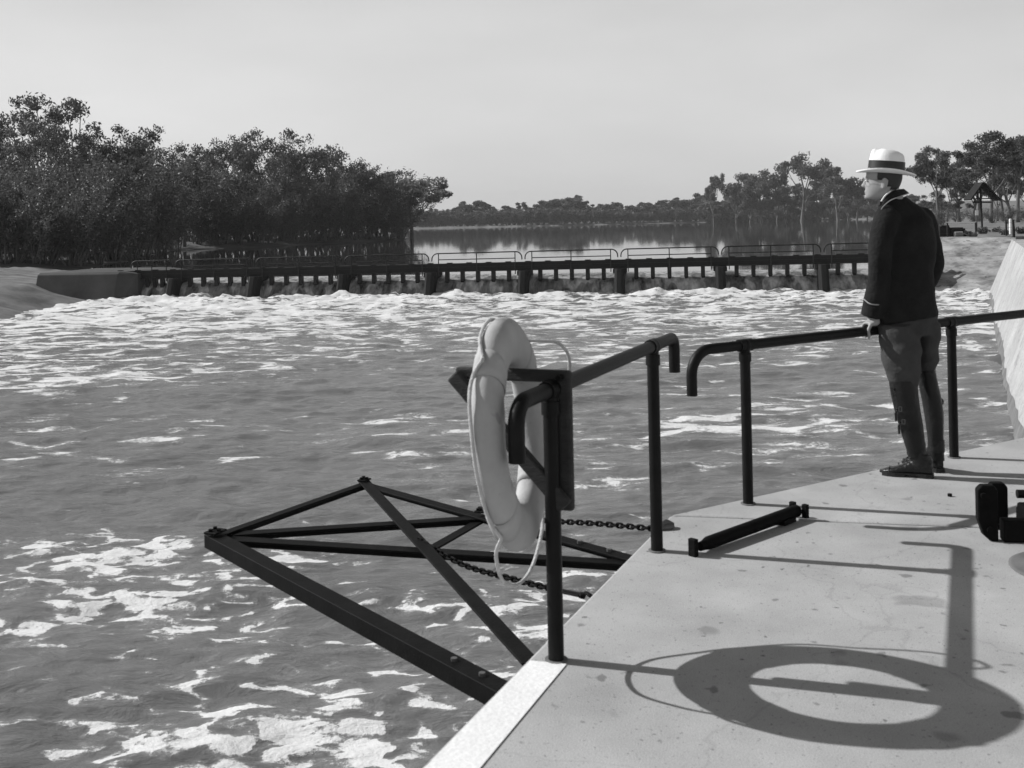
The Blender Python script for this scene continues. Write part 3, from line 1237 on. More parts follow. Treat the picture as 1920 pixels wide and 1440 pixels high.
# gusset plates and bolts at the corners
for P_, sz in ((Lp, 0.065), (Fp, 0.05), (joint_b, 0.045)):
    mbx = MB().box(P_ + Z * 0.019, ra * sz * 0.75, nL * sz * 0.6, Z * 0.005)
    g_ = mbx.build('gusset_plate', 'iron_paint', frame, smooth=False, bevel=0.002, seg=1)
    for dx, dy in ((.35, .3), (-.35, .2), (0, -.35)):
        MB().tube([P_ + ra * sz * dx + nL * sz * dy + Z * 0.0235, P_ + ra * sz * dx + nL * sz * dy + Z * 0.036], 0.012, 6).build('bolt', 'iron_paint', g_, smooth=False)
for q_ in (0.16, 0.07):
    P_ = deckD.lerp(Fp, q_)
    MB().tube([P_ - Z * 0.008, P_ + Z * 0.008], 0.014, 6).build('bolt', 'buckle', frame, smooth=False)
for q_ in (0.12, 0.05):
    P_ = nearD.lerp(Lp, q_)
    MB().tube([P_ + Z * 0.0, P_ + Z * 0.012], 0.013, 6).build('bolt', 'buckle', frame, smooth=False)

# ------------------------------------------------------------------ chains


def link_mesh():
    mbx = MB()
    pts = []
    for i in range(20):
        an = 2 * math.pi * i / 20
        c_, s_ = math.cos(an), math.sin(an)
        pts.append(Vector((0.0105 * s_, 0, 0.011 * math.copysign(1, c_) * (1 if abs(c_) > 0.15 else abs(c_) / .15) + 0.0105 * c_)))
    mbx.tube(pts, 0.0052, 7, closed=True)
    return mbx.mesh('chain_link')


LINK = None


def chain(ctrl, label, end_at=None):
    global LINK
    pts = bezier(ctrl, 40)
    root = thing('chain', label, 'chain', tuple(pts[0]), 'chains holding the steel frame')
    pitch = 0.0325
    seg = [0]
    for a, b_ in zip(pts[:-1], pts[1:]):
        seg.append(seg[-1] + (b_ - a).length)

    def at_len(s):
        for i in range(1, len(seg)):
            if seg[i] >= s:
                k = (s - seg[i - 1]) / max(1e-9, seg[i] - seg[i - 1])
                return pts[i - 1].lerp(pts[i], k)
        return pts[-1]
    if LINK is None:
        LINK = link_mesh()
        LINK.materials.append(M['iron_paint'])
        LINK.polygons.foreach_set('use_smooth', [True] * len(LINK.polygons))
    s, i = pitch / 2, 0
    while s < seg[-1]:
        c_ = at_len(s)
        d = (at_len(min(s + .01, seg[-1])) - at_len(max(s - .01, 0))).normalized()
        side = d.cross(Z).normalized()
        up = side.cross(d)
        if i % 2:
            m_ = Matrix((side, up, d)).transposed()
        else:
            m_ = Matrix((up, -side, d)).transposed()
        o_ = bpy.data.objects.new('link', LINK)
        COL.objects.link(o_)
        o_.parent = root
        o_.matrix_local = Matrix.Translation(c_ - pts[0]) @ m_.to_4x4()
        s += pitch
        i += 1
    return root, pts


c0 = on(785, 1022, FZ - 0.02) + Z * 0.03
c1 = on(1108, 1120, -0.03)
ch1, cp = chain([c0, c0.lerp(c1, .3) - Z * 0.05, c0.lerp(c1, .62) - Z * 0.035, c0.lerp(c1, .84) - Z * 0.018],
                'sagging chain with a turnbuckle, nearer to the white painted edge')
tb0, tb1 = cp[-1], c1
tdir = (tb1 - tb0).normalized()
mbx = MB()
sd_ = tdir.cross(Z).normalized()
mbx.tube([tb0, tb0 + tdir * 0.02], 0.009, 8)
for s_ in (-1, 1):
    mbx.tube([tb0 + tdir * 0.015 + sd_ * 0.013 * s_, tb0.lerp(tb1, 0.72) + sd_ * 0.013 * s_], 0.0055, 8)
mbx.tube([tb0.lerp(tb1, .7), tb0.lerp(tb1, .78)], 0.014, 8)
mbx.build('turnbuckle', 'iron_paint', ch1)
MB().tube(bezier([tb0.lerp(tb1, .76), tb0.lerp(tb1, .86) + Z * .012, tb1 + Z * 0.005, tb1 - Z * 0.02 - nL * 0.04], 8), 0.009, 8).build('hook', 'iron_paint', ch1)
d0 = on(900, 966, FZ) + Z * 0.03
d1 = on(1222, 991, 0.012)
ch2, cp2 = chain([d0, d0.lerp(d1, .35) - Z * 0.02, d0.lerp(d1, .7) - Z * 0.006, d1], 'taut chain running behind the second railing post to the deck')
mbx = MB()
an0 = on(1246, 992, 0.0)
mbx.tube(bezier([an0 - bdir * .04 + Z * .012, an0 + Z * 0.035, an0 + bdir * 0.05 + Z * 0.012], 8), 0.014, 8)
mbx.ball(an0 + Z * 0.012, 0.05, 0.028, 0.016)
mbx.build('anchor_eye', 'stained_concrete', ch2)

# ------------------------------------------------------------------ iron bar hinged flat on the deck
h0, h1 = on(1312, 1030, 0.02), on(1494, 962, 0.03)
hb = thing('hinged_bar', 'dark iron pipe lying across the deck between two small lugs', 'iron bar', (h0.x, h0.y, 0))
hd = (h1 - h0).normalized()
hs = hd.cross(Z).normalized()
MB().tube([h0 + Z * 0.012, h0 + hd * 0.03 + Z * 0.012, h0 + hd * 0.06 + Z * 0.014, h1 - hd * 0.05 + Z * 0.012, h1 + Z * 0.012], [0.02, 0.022, 0.03, 0.03, 0.03], 14).build('pipe', 'iron_paint', hb)
MB().box(h0 - hd * 0.045 + Z * 0.018, hd * 0.013, hs * 0.02, Z * 0.04).build('lug', 'iron_paint', hb, smooth=False, bevel=0.004)
MB().box(h1 + hd * 0.02 - hs * 0.036 + Z * 0.012, hd * 0.012, hs * 0.015, Z * 0.034).build('lug', 'iron_paint', hb, smooth=False, bevel=0.004)
MB().box(h1 + hd * 0.02 + hs * 0.036 + Z * 0.012, hd * 0.012, hs * 0.015, Z * 0.034).build('lug', 'iron_paint', hb, smooth=False, bevel=0.004)
MB().box(h0.lerp(h1, 0.85) - Z * 0.01, hd * 0.05, hs * 0.04, Z * 0.012).build('cradle', 'iron_paint', hb, smooth=False, bevel=0.003)

# ------------------------------------------------------------------ roller fairlead at the right
fb = on(1862, 1016)
fl = thing('roller_fairlead', 'heavy black iron roller block bolted to the deck at the right edge', 'roller fairlead', tuple(fb))
fd = Vector((1, -0.12, 0)).normalized()
fs = Vector((0.12, 1, 0)).normalized()


def cheek(p, name):
    pr = [(-.042, .10), (-.042, .235), (-.022, .255), (.03, .255), (.046, .235), (.046, .0), (.012, .0), (-.02, .03)]
    mbx = MB().prism([p + fd * a + Z * b for a, b in pr], fs * 0.045)
    o_ = mbx.build(name, 'iron_paint', fl, smooth=False, bevel=0.006)
    for a, b in ((-.018, .21), (.006, .055)):
        q = p + fd * a + Z * b
        MB().tube([q - fs * 0.012, q + fs * 0.01], 0.013, 12).build('bolt', 'iron_paint', o_)
    return o_


cheek(fb - fd * 0.02, 'cheek_plate')
cheek(fb + fd * 0.085 + fs * 0.19 - Z * 0.035, 'cheek_plate')
cheek(fb + fd * 0.66, 'cheek_plate')
cheek(fb + fd * 0.79 + fs * 0.19 - Z * 0.02, 'cheek_plate')
MB().box(fb + fd * 0.34 + fs * 0.02 + Z * 0.05, fd * 0.295, fs * 0.035, Z * 0.05).build('base_frame', 'iron_paint', fl, smooth=False, bevel=0.008)
MB().box(fb + fd * 0.47 + fs * 0.21 + Z * 0.05, fd * 0.29, fs * 0.035, Z * 0.05).build('base_frame', 'iron_paint', fl, smooth=False, bevel=0.008)
MB().box(fb + fd * 0.21 + fs * 0.115 + Z * 0.085, fd * 0.05, fs * 0.058, Z * 0.055).build('bearing', 'iron_paint', fl, smooth=False, bevel=0.012)
MB().tube([fb + fd * 0.178 + fs * 0.213 + Z * 0.165, fb + fd * 0.75 + fs * 0.213 + Z * 0.16], 0.020, 14).build('roller', 'rail_iron', fl)

dp = on(1900, 1068)
dpc = dp + Vector((0.24, -0.02, 0))
plate = thing('deck_plate', 'round dark iron cover plate set in the deck at the right edge', 'cover plate', tuple(dpc))
MB().tube([dpc + Z * 0.001, dpc + Z * 0.008, dpc + Z * 0.010], [0.245, 0.245, 0.235], 40).build('rim', 'stained_concrete', plate, smooth=False)
MB().tube([dpc + Z * 0.0104, dpc + Z * 0.022, dpc + Z * 0.026], [0.14, 0.14, 0.13], 32).build('hub', 'iron_paint', plate, smooth=False)
ch = on(1781, 931)
tag(MB().box(ch + Z * 0.008, (0.008, 0.004, 0), (-0.004, 0.007, 0), (0, 0.001, 0.008)).build('stone_chip', 'iron_paint', None, origin=ch, smooth=False, bevel=0.002),
    'tiny dark chip lying on the bare deck in front of the man', 'chip')

# ------------------------------------------------------------------ trees


def leaf_cloud(name, cen, size, rs, aspect=0.45, hang=0.5, mname='gum_leaves', tone=None):
    n = len(cen)
    d = rs.normal(size=(n, 3))
    d[:, 2] = d[:, 2] * (1 - hang) - hang * 1.6
    d /= np.linalg.norm(d, axis=1)[:, None]
    s = np.cross(d, rs.normal(size=(n, 3)))
    s /= np.linalg.norm(s, axis=1)[:, None]
    L = size * (0.6 + 0.8 * rs.rand(n))[:, None]
    a = cen - d * L * .5
    b = cen + s * L * aspect * .5
    c = cen + d * L * .5
    e_ = cen - s * L * aspect * .5
    co_ = np.stack([a, b, c, e_], 1).reshape(-1, 3)
    q = np.arange(n * 4).reshape(n, 4)
    me = raw_mesh(name, co_, q)
    me.materials.append(M[mname])
    t = rs.rand(n) if tone is None else tone
    at__ = me.attributes.new('leaf_tone', 'FLOAT', 'POINT')
    at__.data.foreach_set('value', np.repeat(t, 4).astype(np.float32))
    return me


def gum(seed, H, spread=0.28, bare=0.35, limbs=4, per=110, leaf=0.5, style='gum', bark='bark', leafm='gum_leaves', lean=0.0):
    """tapered forking trunk and a ragged crown of leaf clumps; returns trunk mesh, crown mesh"""
    rnd = random.Random(seed)
    rs = np.random.RandomState(seed)
    tb = MB()
    tips = []

    def branch(p, d, ln, r, lev):
        n = 4
        pts, rad = [p], [r]
        for i in range(n):
            d = (d + Vector((rnd.uniform(-1, 1), rnd.uniform(-1, 1), rnd.uniform(-.4, .7))) * (0.20 if lev else 0.07)).normalized()
            p = p + d * ln / n
            pts.append(p)
            rad.append(r * (1 - 0.42 * (i + 1) / n))
        tb.tube(pts, rad, 6 if lev < 2 else 4)
        if lev >= 2:
            tips.append((p, ln))
            if rnd.random() < 0.75:
                tips.append((pts[2], ln * .8))
            return
        k = limbs if lev == 0 else rnd.choice((2, 3, 3))
        for j in range(k):
            an = 2 * math.pi * (j + rnd.uniform(-.3, .3)) / k + seed
            tilt = rnd.uniform(0.35, 0.95) if lev == 0 else rnd.uniform(0.25, 0.85)
            if j == 0 and lev == 0:
                tilt *= 0.35
            ax = d.orthogonal().normalized()
            ax.rotate(Matrix.Rotation(an, 3, d))
            nd = (d * math.cos(tilt) + ax * math.sin(tilt) + Vector((0, 0, .18))).normalized()
            q = pts[-1] if (j == 0 or lev) else pts[rnd.choice((3, 4))]
            ll = H * (0.30 if lev == 0 else 0.19) * rnd.uniform(.75, 1.2) * (spread / 0.28)
            branch(q, nd, ll, rad[-1] * (0.8 if j == 0 else 0.6), lev + 1)
    if style == 'gum':
        d0_ = Vector((lean + rnd.uniform(-.06, .06), rnd.uniform(-.06, .06), 1)).normalized()
        branch(Vector((0, 0, -0.5)), d0_, H * bare + 0.5, H * 0.021, 0)
        cen, tone = [], []
        for (p, ln) in tips:
            k = rnd.choice((1, 2, 2, 3))
            for _ in range(k):
                c = np.array(p) + rs.normal(size=3) * H * 0.022
                rr = H * rnd.uniform(.035, .068)
                m_ = int(per * rnd.uniform(.6, 1.3))
                g = rs.normal(size=(m_, 3))
                g /= np.linalg.norm(g, axis=1)[:, None]
                g *= (rs.rand(m_) ** .45)[:, None]
                g *= np.array([rr * 1.2, rr * 1.2, rr * .75])
                g[:, 2] -= np.abs(rs.normal(size=m_)) * rr * .35
                cen.append(c + g)
                tone.append(np.clip(rs.rand(m_) * .6 + rnd.random() * .4, 0, 1))
        cen, tone = np.concatenate(cen), np.concatenate(tone)
    else:
        # many-stemmed river scrub: upward sprays with wispy ends
        cen, tone = [], []
        ns = limbs
        for j in range(ns):
            an = 2 * math.pi * j / ns + rnd.uniform(-.4, .4)
            tilt = rnd.uniform(.05, .55)
            p = Vector((math.cos(an), math.sin(an), 0)) * H * rnd.uniform(0, .06) - Z * .4
            d = Vector((math.cos(an) * math.sin(tilt), math.sin(an) * math.sin(tilt), math.cos(tilt)))
            ln = H * rnd.uniform(.65, 1.0)
            pts, rad = [p], [H * .011]
            for i in range(6):
                d = (d + Vector((rnd.uniform(-1, 1), rnd.uniform(-1, 1), rnd.uniform(-.5, .3))) * .13).normalized()
                p = p + d * ln / 6
                pts.append(p)
                rad.append(H * .012 * (1 - .14 * (i + 1)))
            tb.tube(pts, rad, 5)
            for i in range(2, 7):
                for _ in range(5 if i > 2 else 3):
                    c = np.array(pts[i]) + rs.normal(size=3) * H * np.array([.055, .055, .04])
                    m_ = int(per * rnd.uniform(.5, 1.2))
                    ax = np.array(d) + rs.normal(size=3) * .35
                    u = rs.rand(m_, 1) - .35
                    cen.append(c + u * ax * H * .16 + rs.normal(size=(m_, 3)) * H * .020)
                    tone.append(np.clip(rs.rand(m_) * .6 + rnd.random() * .4, 0, 1))
        cen, tone = np.concatenate(cen), np.concatenate(tone)
    if style == 'gum':
        cen[:, 2] = np.where(cen[:, 2] < H * .12, H * .3 + rs.rand(len(cen)) * H * .2, cen[:, 2])
    top = np.percentile(cen[:, 2], 99.7)
    crown = leaf_cloud('crown', cen, leaf, rs, mname=leafm, tone=tone, hang=.55 if style == 'gum' else .2)
    trunk = tb.mesh('trunk')
    trunk.materials.append(M[bark])
    trunk.polygons.foreach_set('use_smooth', [True] * len(trunk.polygons))
    return trunk, crown, top


PRO = {}
for i in range(5):
    PRO['wood%d' % i] = gum(100 + i, 18, 0.34, 0.32, 4, 80, 0.40, bark='bark', leafm='gum_leaves')
for i in range(5):
    PRO['scrub%d' % i] = gum(200 + i, 12, style='scrub', limbs=8, per=30, leaf=0.38, bark='bark', leafm='dark_leaves')
for i in range(4):
    PRO['far%d' % i] = gum(300 + i, 15, 0.30, 0.16, 5, 60, 0.95, bark='bark', leafm='gum_leaves')
for i in range(3):
    PRO['big%d' % i] = gum(400 + i, 22, 0.27, 0.30, 5, 150, 0.62, bark='bark', leafm='gum_leaves')
for i in range(3):
    PRO['right%d' % i] = gum(500 + i, 15, 0.29, 0.36, 5, 190, 0.36, bark='pale_bark', leafm='gum_leaves')
for i in range(3):
    PRO['fscrub%d' % i] = gum(800 + i, 10, style='scrub', limbs=9, per=26, leaf=0.85, bark='bark', leafm='dark_leaves')
PRO['pale0'] = gum(601, 14, 0.30, 0.18, 5, 150, 0.42, bark='bark', leafm='pale_leaves')
PRO['thin0'] = gum(611, 16, 0.16, 0.50, 3, 60, 0.42, bark='bark', leafm='gum_leaves')
for i in range(3):
    PRO['bush%d' % i] = gum(700 + i, 3, style='scrub', limbs=8, per=22, leaf=0.24, bark='bark', leafm='dark_leaves')

trnd = random.Random(77)


def plant(kind, px, ytop, Y, label, group=None, name='gum_tree', cat='tree', wide=1.0, rot=None, zb=None):
    tk, cn, top = PRO[kind]
    x, y = PY(px, Y)
    zg = ground_at(x, y) if zb is None else zb
    zt_ = EYE + ray(px, ytop)[1] * Y
    s = max(0.15, (zt_ - zg) / top)
    root = thing(name, label, cat, (x, y, zg - 0.05), group)
    root.scale = (s * wide, s * wide, s)
    root.rotation_euler = (0, 0, trnd.uniform(0, 6.28) if rot is None else rot)
    for nm, me in (('trunk', tk), ('crown', cn)):
        o_ = bpy.data.objects.new(nm, me)
        COL.objects.link(o_)
        o_.parent = root
    return root


# --- the dark wood on the left bank
LW = 'dark gum trees of the wood on the left bank'
LS = 'river scrub at the foot of the left wood'
plant('wood0', 152, 176, 116, 'tallest gum tree at the left end, open ragged top standing clear above the wood', rot=1.2)
plant('wood1', 205, 236, 122, 'broad dark gum just right of the tallest tree at the left end', rot=0.3)
plant('wood2', 268, 243, 140, 'round-topped gum standing above the left wood near its tallest tree', rot=2.0)
plant('wood3', 418, 254, 185, 'pale feathery gum crown rising behind the middle of the left wood', rot=4.0)
plant('wood4', 505, 246, 186, 'left half of the high twin crown in the middle of the left wood', rot=0.5)
plant('wood1', 553, 241, 188, 'highest crown in the middle of the left wood, right half of the twin', rot=2.6)
plant('thin0', 634, 272, 200, 'slim sparse gum poking up alone above the right part of the left wood', rot=1.0)
plant('wood2', 697, 303, 204, 'spreading gum top above the right slope of the left wood', rot=5.0)
plant('pale0', 772, 334, 216, 'pale sunlit bushy gum at the right tip of the left wood', rot=0.6, wide=1.25)
LWL = 'dark gum tree packed inside the left bank wood'
for (px, yt, Y, k) in [(-60, 215, 120, 3), (-20, 240, 112, 1), (30, 222, 118, 2), (75, 205, 124, 4), (112, 228, 108, 0), (180, 262, 118, 3), (236, 262, 132, 4),
                       (300, 272, 150, 0), (330, 286, 160, 1), (360, 290, 172, 2), (392, 276, 190, 4), (452, 278, 192, 0), (480, 268, 182, 3),
                       (585, 280, 192, 0), (612, 300, 194, 2), (655, 300, 205, 4), (672, 312, 200, 1), (725, 318, 206, 0), (745, 338, 212, 3),
                       (530, 288, 178, 2), (430, 300, 175, 1), (345, 300, 158, 3), (60, 262, 105, 0), (0, 275, 104, 2)]:
    plant('wood%d' % k, px, yt, Y, LWL, LW)
LSL = 'low dark leafy scrub tree along the shore of the left bank wood'
k = 0
for px in range(-70, 770, 30):
    Y = np.interp(px, [-80, 118, 190, 300, 340, 480, 620, 745, 775], [84, 86, 95, 132, 158, 168, 186, 203, 222])
    ytp = np.interp(px, [-80, 100, 200, 330, 450, 600, 700, 770, 800], [300, 310, 300, 310, 315, 312, 330, 352, 372]) + trnd.uniform(-12, 14)
    plant('scrub%d' % (k % 5), px + trnd.uniform(-9, 9), ytp, Y + trnd.uniform(2, 9), LSL, LS, 'scrub_tree', wide=1.05)
    plant('scrub%d' % ((k + 2) % 5), px + 15 + trnd.uniform(-9, 9), ytp + 40, Y + trnd.uniform(0, 3), LSL, LS, 'scrub_tree', wide=1.1)
    plant('scrub%d' % ((k + 3) % 5), px + 8, ytp - 8, Y + 26, LSL, LS, 'scrub_tree', wide=1.3)
    k += 1
# --- far bank
FB = 'trees lined along the far bank'
FBL = 'small dark tree in the hazy row along the far bank'
for (px, yt) in [(745, 386), (778, 394), (805, 392), (836, 393), (862, 384), (885, 378), (906, 377), (930, 388), (957, 386), (982, 380), (1012, 396),
                 (1032, 376), (1058, 368), (1082, 372), (1110, 384), (1132, 383), (1158, 380), (1180, 386), (1200, 380), (1222, 381), (1246, 376),
                 (1268, 383), (1290, 371), (1312, 363), (1360, 372), (1390, 358), (1345, 385), (1460, 372), (1335, 378), (1570, 378), (1610, 372), (1640, 366), (1680, 362), (720, 384), (690, 388)]:
    Yf = 690 + trnd.uniform(0, 22) if px < 1330 else 640 + trnd.uniform(0, 28)
    plant('far%d' % trnd.randrange(4), px, yt, Yf, FBL, FB, wide=trnd.uniform(1.35, 1.9))
    plant('far%d' % trnd.randrange(4), px + 14, yt + 15 + trnd.uniform(-3, 5), Yf - 6, FBL, FB, wide=trnd.uniform(1.9, 2.6))
FSL = 'low dark scrub filling the far bank under the tree line'
for px in range(700, 1700, 11):
    Yf = 678 + trnd.uniform(0, 10) if px < 1330 else 618 + trnd.uniform(0, 35)
    plant('fscrub%d' % trnd.randrange(3), px, 398 - ROLL * (px - 1000) + trnd.uniform(-7, 6), Yf, FSL, 'scrub along the far bank', 'scrub_tree', wide=trnd.uniform(1.3, 1.9))
# --- tall trees right of the far bank
plant('big1', 1338, 327, 590, 'slim tall gum standing alone at the far bank, leftmost of the tall ones', rot=0.4, wide=0.62)
plant('big0', 1428, 322, 565, 'round-headed tall gum left of the biggest tree on the far bank', rot=2.1, wide=1.05)
plant('big2', 1502, 289, 540, 'biggest tree on the far bank, dark domed crown on a stout pale trunk', rot=1.0, wide=1.0)
plant('big1', 1572, 309, 520, 'wide drooping gum close left of the man\'s hat', rot=3.0, wide=1.2)
plant('big0', 1606, 334, 522, 'gum half hidden behind the face of the man', rot=5.0, wide=1.0)
TG = 'smaller trees among the tall gums of the far bank'
TGL = 'lesser dark gum among the tall trees of the far bank'
for (px, yt) in [(1380, 345), (1405, 358), (1455, 352), (1475, 345), (1535, 335), (1548, 350), (1520, 365), (1590, 352), (1440, 372), (1490, 375), (1560, 370), (1625, 362), (1650, 352)]:
    plant('big%d' % trnd.randrange(3), px, yt, 560 + trnd.uniform(-8, 25), TGL, TG, wide=trnd.uniform(1.0, 1.5))
# --- trees behind the lock on the right
plant('right0', 1760, 274, 190, 'gum with a forked pale trunk just right of the man\'s shoulder', rot=2.6, wide=1.0)
plant('right1', 1800, 292, 200, 'dense dark round gum between the leaning gum and the gabled shelter', rot=1.4, wide=1.0)
plant('right2', 1858, 250, 150, 'tall pale-limbed gum directly behind the gabled shelter', rot=2.2, wide=1.05)
plant('right0', 1908, 246, 145, 'tallest gum at the right edge of the picture', rot=3.6, wide=1.1)
RG = 'trees massed behind the lock island'
RGL = 'dark bushy gum in the mass behind the lock island'
for (px, yt, Y) in [(1715, 372, 230), (1735, 366, 235), (1775, 345, 215), (1825, 330, 190), (1838, 300, 185), (1880, 280, 170), (1895, 300, 160), (1945, 255, 150), (1985, 268, 150),
                    (1925, 330, 165), (1700, 378, 250), (1870, 340, 180), (1790, 372, 200), (1765, 378, 210)]:
    plant('right%d' % trnd.randrange(3), px, yt, Y, RGL, RG, wide=trnd.uniform(1.1, 1.5))
for (px, yt, Y) in [(1722, 392, 180), (1760, 388, 160), (1795, 390, 150), (1830, 392, 140), (1862, 388, 140), (1890, 385, 130), (1930, 380, 125)]:
    plant('scrub%d' % trnd.randrange(5), px, yt, Y, 'low dark scrub tree under the gums behind the lock', 'scrub behind the lock island', 'scrub_tree', wide=1.6)

# --- low bushes on the lock island
BG = 'low bushes beside the lock fence'
for (px, yt, Y, lb) in [(1842, 424, 66, 'dark bush at the foot of the gabled shelter post'), (1866, 424, 70, 'small dark bush between the shelter and the white post'),
                        (1884, 428, 62, 'dark bush left of the white post'), (1915, 424, 64, 'dark bush at the far right beyond the fence'),
                        (1822, 434, 60, 'smallest bush, beside the dark timber stack')]:
    plant('bush%d' % trnd.randrange(3), px, yt, Y, lb, None, 'bush', 'bush', wide=1.5, zb=0.02)

# ------------------------------------------------------------------ lock island: shelter, fence, white post
isl = MB()
ia, ib = on(1738, 446.0, 0.09), on(2050, 441, 0.09)
isl.prism([ia + Vector((0, .4, 0)), ib + Vector((0, .4, 0)), ib + Vector((20, 60, 0.3)), ia + Vector((26, 60, 0.3))], (0, 0, -0.6))
tag(isl.build('lock_ground', 'dry_grass', None, origin=ia, smooth=False), 'pale flat ground on the lock island', kind='structure')
YS = 69.0
sp = at(1842, 437, YS)
sh = thing('gabled_shelter', 'dark timber gable with open lattice on a tall single post', 'shelter', tuple(sp))


def pxm(px, py, Y=YS):
    return at(px, py, Y)


MB().box((pxm(1842, 437) + pxm(1838, 352)) / 2, (0.045, 0, 0), (0, 0.05, 0), (pxm(1838, 352) - pxm(1842, 437)) / 2).build('post', 'fence_timber', sh, smooth=False)
apx, el, er = pxm(1838, 343.5), pxm(1817, 373), pxm(1866, 374)
dpt = Vector((0, 0.55, 0))
for nm, a, b_ in (('roof_slope', apx, el), ('roof_slope', apx, er)):
    d = (b_ - a).normalized()
    nrm_ = Vector((-d.z, 0, d.x))
    if nrm_.z < 0:
        nrm_ = -nrm_
    mbx = MB()
    a2, b2 = a - d * 0.0, b_ + d * 0.12
    mbx.prism([a2 - dpt, b2 - dpt, b2 - dpt + nrm_ * 0.09, a2 - dpt + nrm_ * 0.09 - Vector((0, 0, 0)) + d * (0.0)], dpt * 2)
    mbx.build(nm, 'fence_timber', sh, smooth=False)
lat = MB()
for kk in (0.36, 0.62, 0.97):
    a, b_ = apx.lerp(el, kk), apx.lerp(er, kk)
    a.z = b_.z = (a.z + b_.z) / 2
    lat.box((a + b_) / 2 - Vector((0, .45, 0)), (b_ - a) / 2 * .95, (0, 0.03, 0), (0, 0, 0.035))
for kk in (.22, .36, .64, .78):
    foot = el.lerp(er, kk)
    hgt_ = (apx.z - el.z) * (1 - abs(kk - .45) / .52)
    lat.box(foot + Vector((0, -.41, hgt_ / 2)), (0.028, 0, 0), (0, 0.02, 0), (0, 0, max(.05, hgt_ / 2 - .03)))
lat.build('gable_lattice', 'fence_timber', sh, smooth=False)
bm_ = MB()
bm_.box((pxm(1824, 379) + pxm(1858, 379)) / 2, (pxm(1858, 379) - pxm(1824, 379)) / 2, (0, 0.06, 0), (0, 0, 0.05))
bm_.build('cross_beam', 'fence_timber', sh, smooth=False)
nb_ = at(1831.5, 399, 74)
npst = thing('notice_board', 'small white notice board seen left below the gabled shelter', 'notice board', (nb_.x, nb_.y, 0.1))
MB().box(nb_, (0.11, 0, 0), (0, .012, 0), (0, 0, .17)).build('board', 'white_paint', npst, smooth=False)
MB().box(Vector((nb_.x, nb_.y + .03, (nb_.z + .1) / 2)), (.03, 0, 0), (0, .016, 0), (0, 0, (nb_.z - .1) / 2)).build('post', 'bark', npst, smooth=False)
YF = 60.5
fn = thing('wire_fence', 'thin wire fence with dark wooden posts along the lock bank', 'fence', tuple(at(1830, 445, YF)))
fpx = [1777, 1830, 1887, 1945]
for p_ in fpx:
    b_ = at(p_, 446, YF)
    b_.z = 0.0
    MB().box(b_ + Z * 0.43, (0.035, 0, 0), (0, .04, 0), (0, 0, .46)).build('post', 'fence_timber', fn, smooth=False)
for hh in (0.84, 0.56, 0.3):
    pp = [at(p_, 446, YF) for p_ in [1757] + fpx + [2000]]
    MB().tube([Vector((q.x, q.y - .05, hh)) for q in pp], 0.006, 4).build('wire', 'wire', fn)
q = at(1901, 446, 58.6)
tag(MB().tube([Vector((q.x, q.y, -0.1)), Vector((q.x, q.y, .5)), Vector((q.x - .03, q.y, 1.02))], [.075, .07, .06], 10).build('bollard', 'fence_timber', None, origin=(q.x, q.y, 0)),
    'dark stout wooden post beside the white post at the right', 'post')
q = at(1895, 440, 64)
wp = MB()
wp.tube([Vector((q.x, q.y, 0.0)), Vector((q.x, q.y, 1.0)), Vector((q.x, q.y, 1.03))], [.085, .08, .05], 12)
tag(wp.build('marker_post', 'white_paint', None, origin=(q.x, q.y, 0)), 'white painted marker post by the fence at the right', 'post')
tq = at(1795, 446, 61.5)
ts = thing('timber_stack', 'low dark stack of timber baulks on the bank right of the man', 'timber stack', (tq.x, tq.y, 0))
rnd = random.Random(9)
for (pxa, pxb, za_, zb_) in [(1756, 1776, 0, .62), (1776, 1807, 0, .38), (1779, 1800, .385, .56), (1784, 1806, .385, .5), (1758, 1774, .62, .70)]:
    a, b_ = at(pxa, 446, 61.5), at(pxb, 446, 61.5)
    MB().box(Vector(((a.x + b_.x) / 2, 61.5 + rnd.uniform(-.1, .1), (za_ + zb_) / 2 + .06)), ((b_.x - a.x) / 2 - .01, 0.02, 0), (-.02, .4, 0), (0, 0, (zb_ - za_) / 2)).build('baulk', 'fence_timber', ts, smooth=False, bevel=.02)
for (px, nm, lb) in [(1797, 'drum', 'pale grey drum lying in front of the dark timber stack'), (1815, 'drum', 'black drum lying at the right end of the timber stack')]:
    c = at(px, 446, 60.9)
    mm = 'bank_stone' if px == 1797 else 'fence_timber'
    wd_ = .24 if px == 1797 else .2
    tag(MB().tube([Vector((c.x - wd_, c.y, .24)), Vector((c.x - wd_ + .02, c.y, .24)), Vector((c.x + wd_ - .02, c.y, .24)), Vector((c.x + wd_, c.y, .24))], [.13, .155, .155, .13], 14).build(nm, mm, None, origin=(c.x, c.y, .1)), lb, 'drum')

# ------------------------------------------------------------------ the man at the railing
FOOT = on(1712, 893)
man = None
YM = 6.12


def ell(c, ax, ay, n=28, pw=1.0):
    """closed ring round c with half axes ax, ay"""
    out_ = []
    for k in range(n):
        th = 2 * math.pi * k / n
        c_, s_ = math.cos(th), math.sin(th)
        out_.append(c + ax * math.copysign(abs(c_) ** pw, c_) + ay * math.copysign(abs(s_) ** pw, s_))
    return out_


def ring_px(l, r, py, Y, dep, slope=0.0, yaw=0.0, n=28, pw=1.0, grow=0.0):
    """cross section seen from l to r on image row py at depth Y, dep = half thickness"""
    a, b_ = at(l, py - slope * (r - l) / 2, Y), at(r, py + slope * (r - l) / 2, Y)
    c = (a + b_) / 2
    ax = (b_ - a) / 2
    ax = ax * (1 + grow / max(.001, ax.length))
    ay = Vector((0, dep + grow, 0))
    if yaw:
        rot = Matrix.Rotation(yaw, 3, 'Z')
        # keep the seen width while turning the section
        ay = rot @ ay
    return ell(c, ax, ay, n, pw)


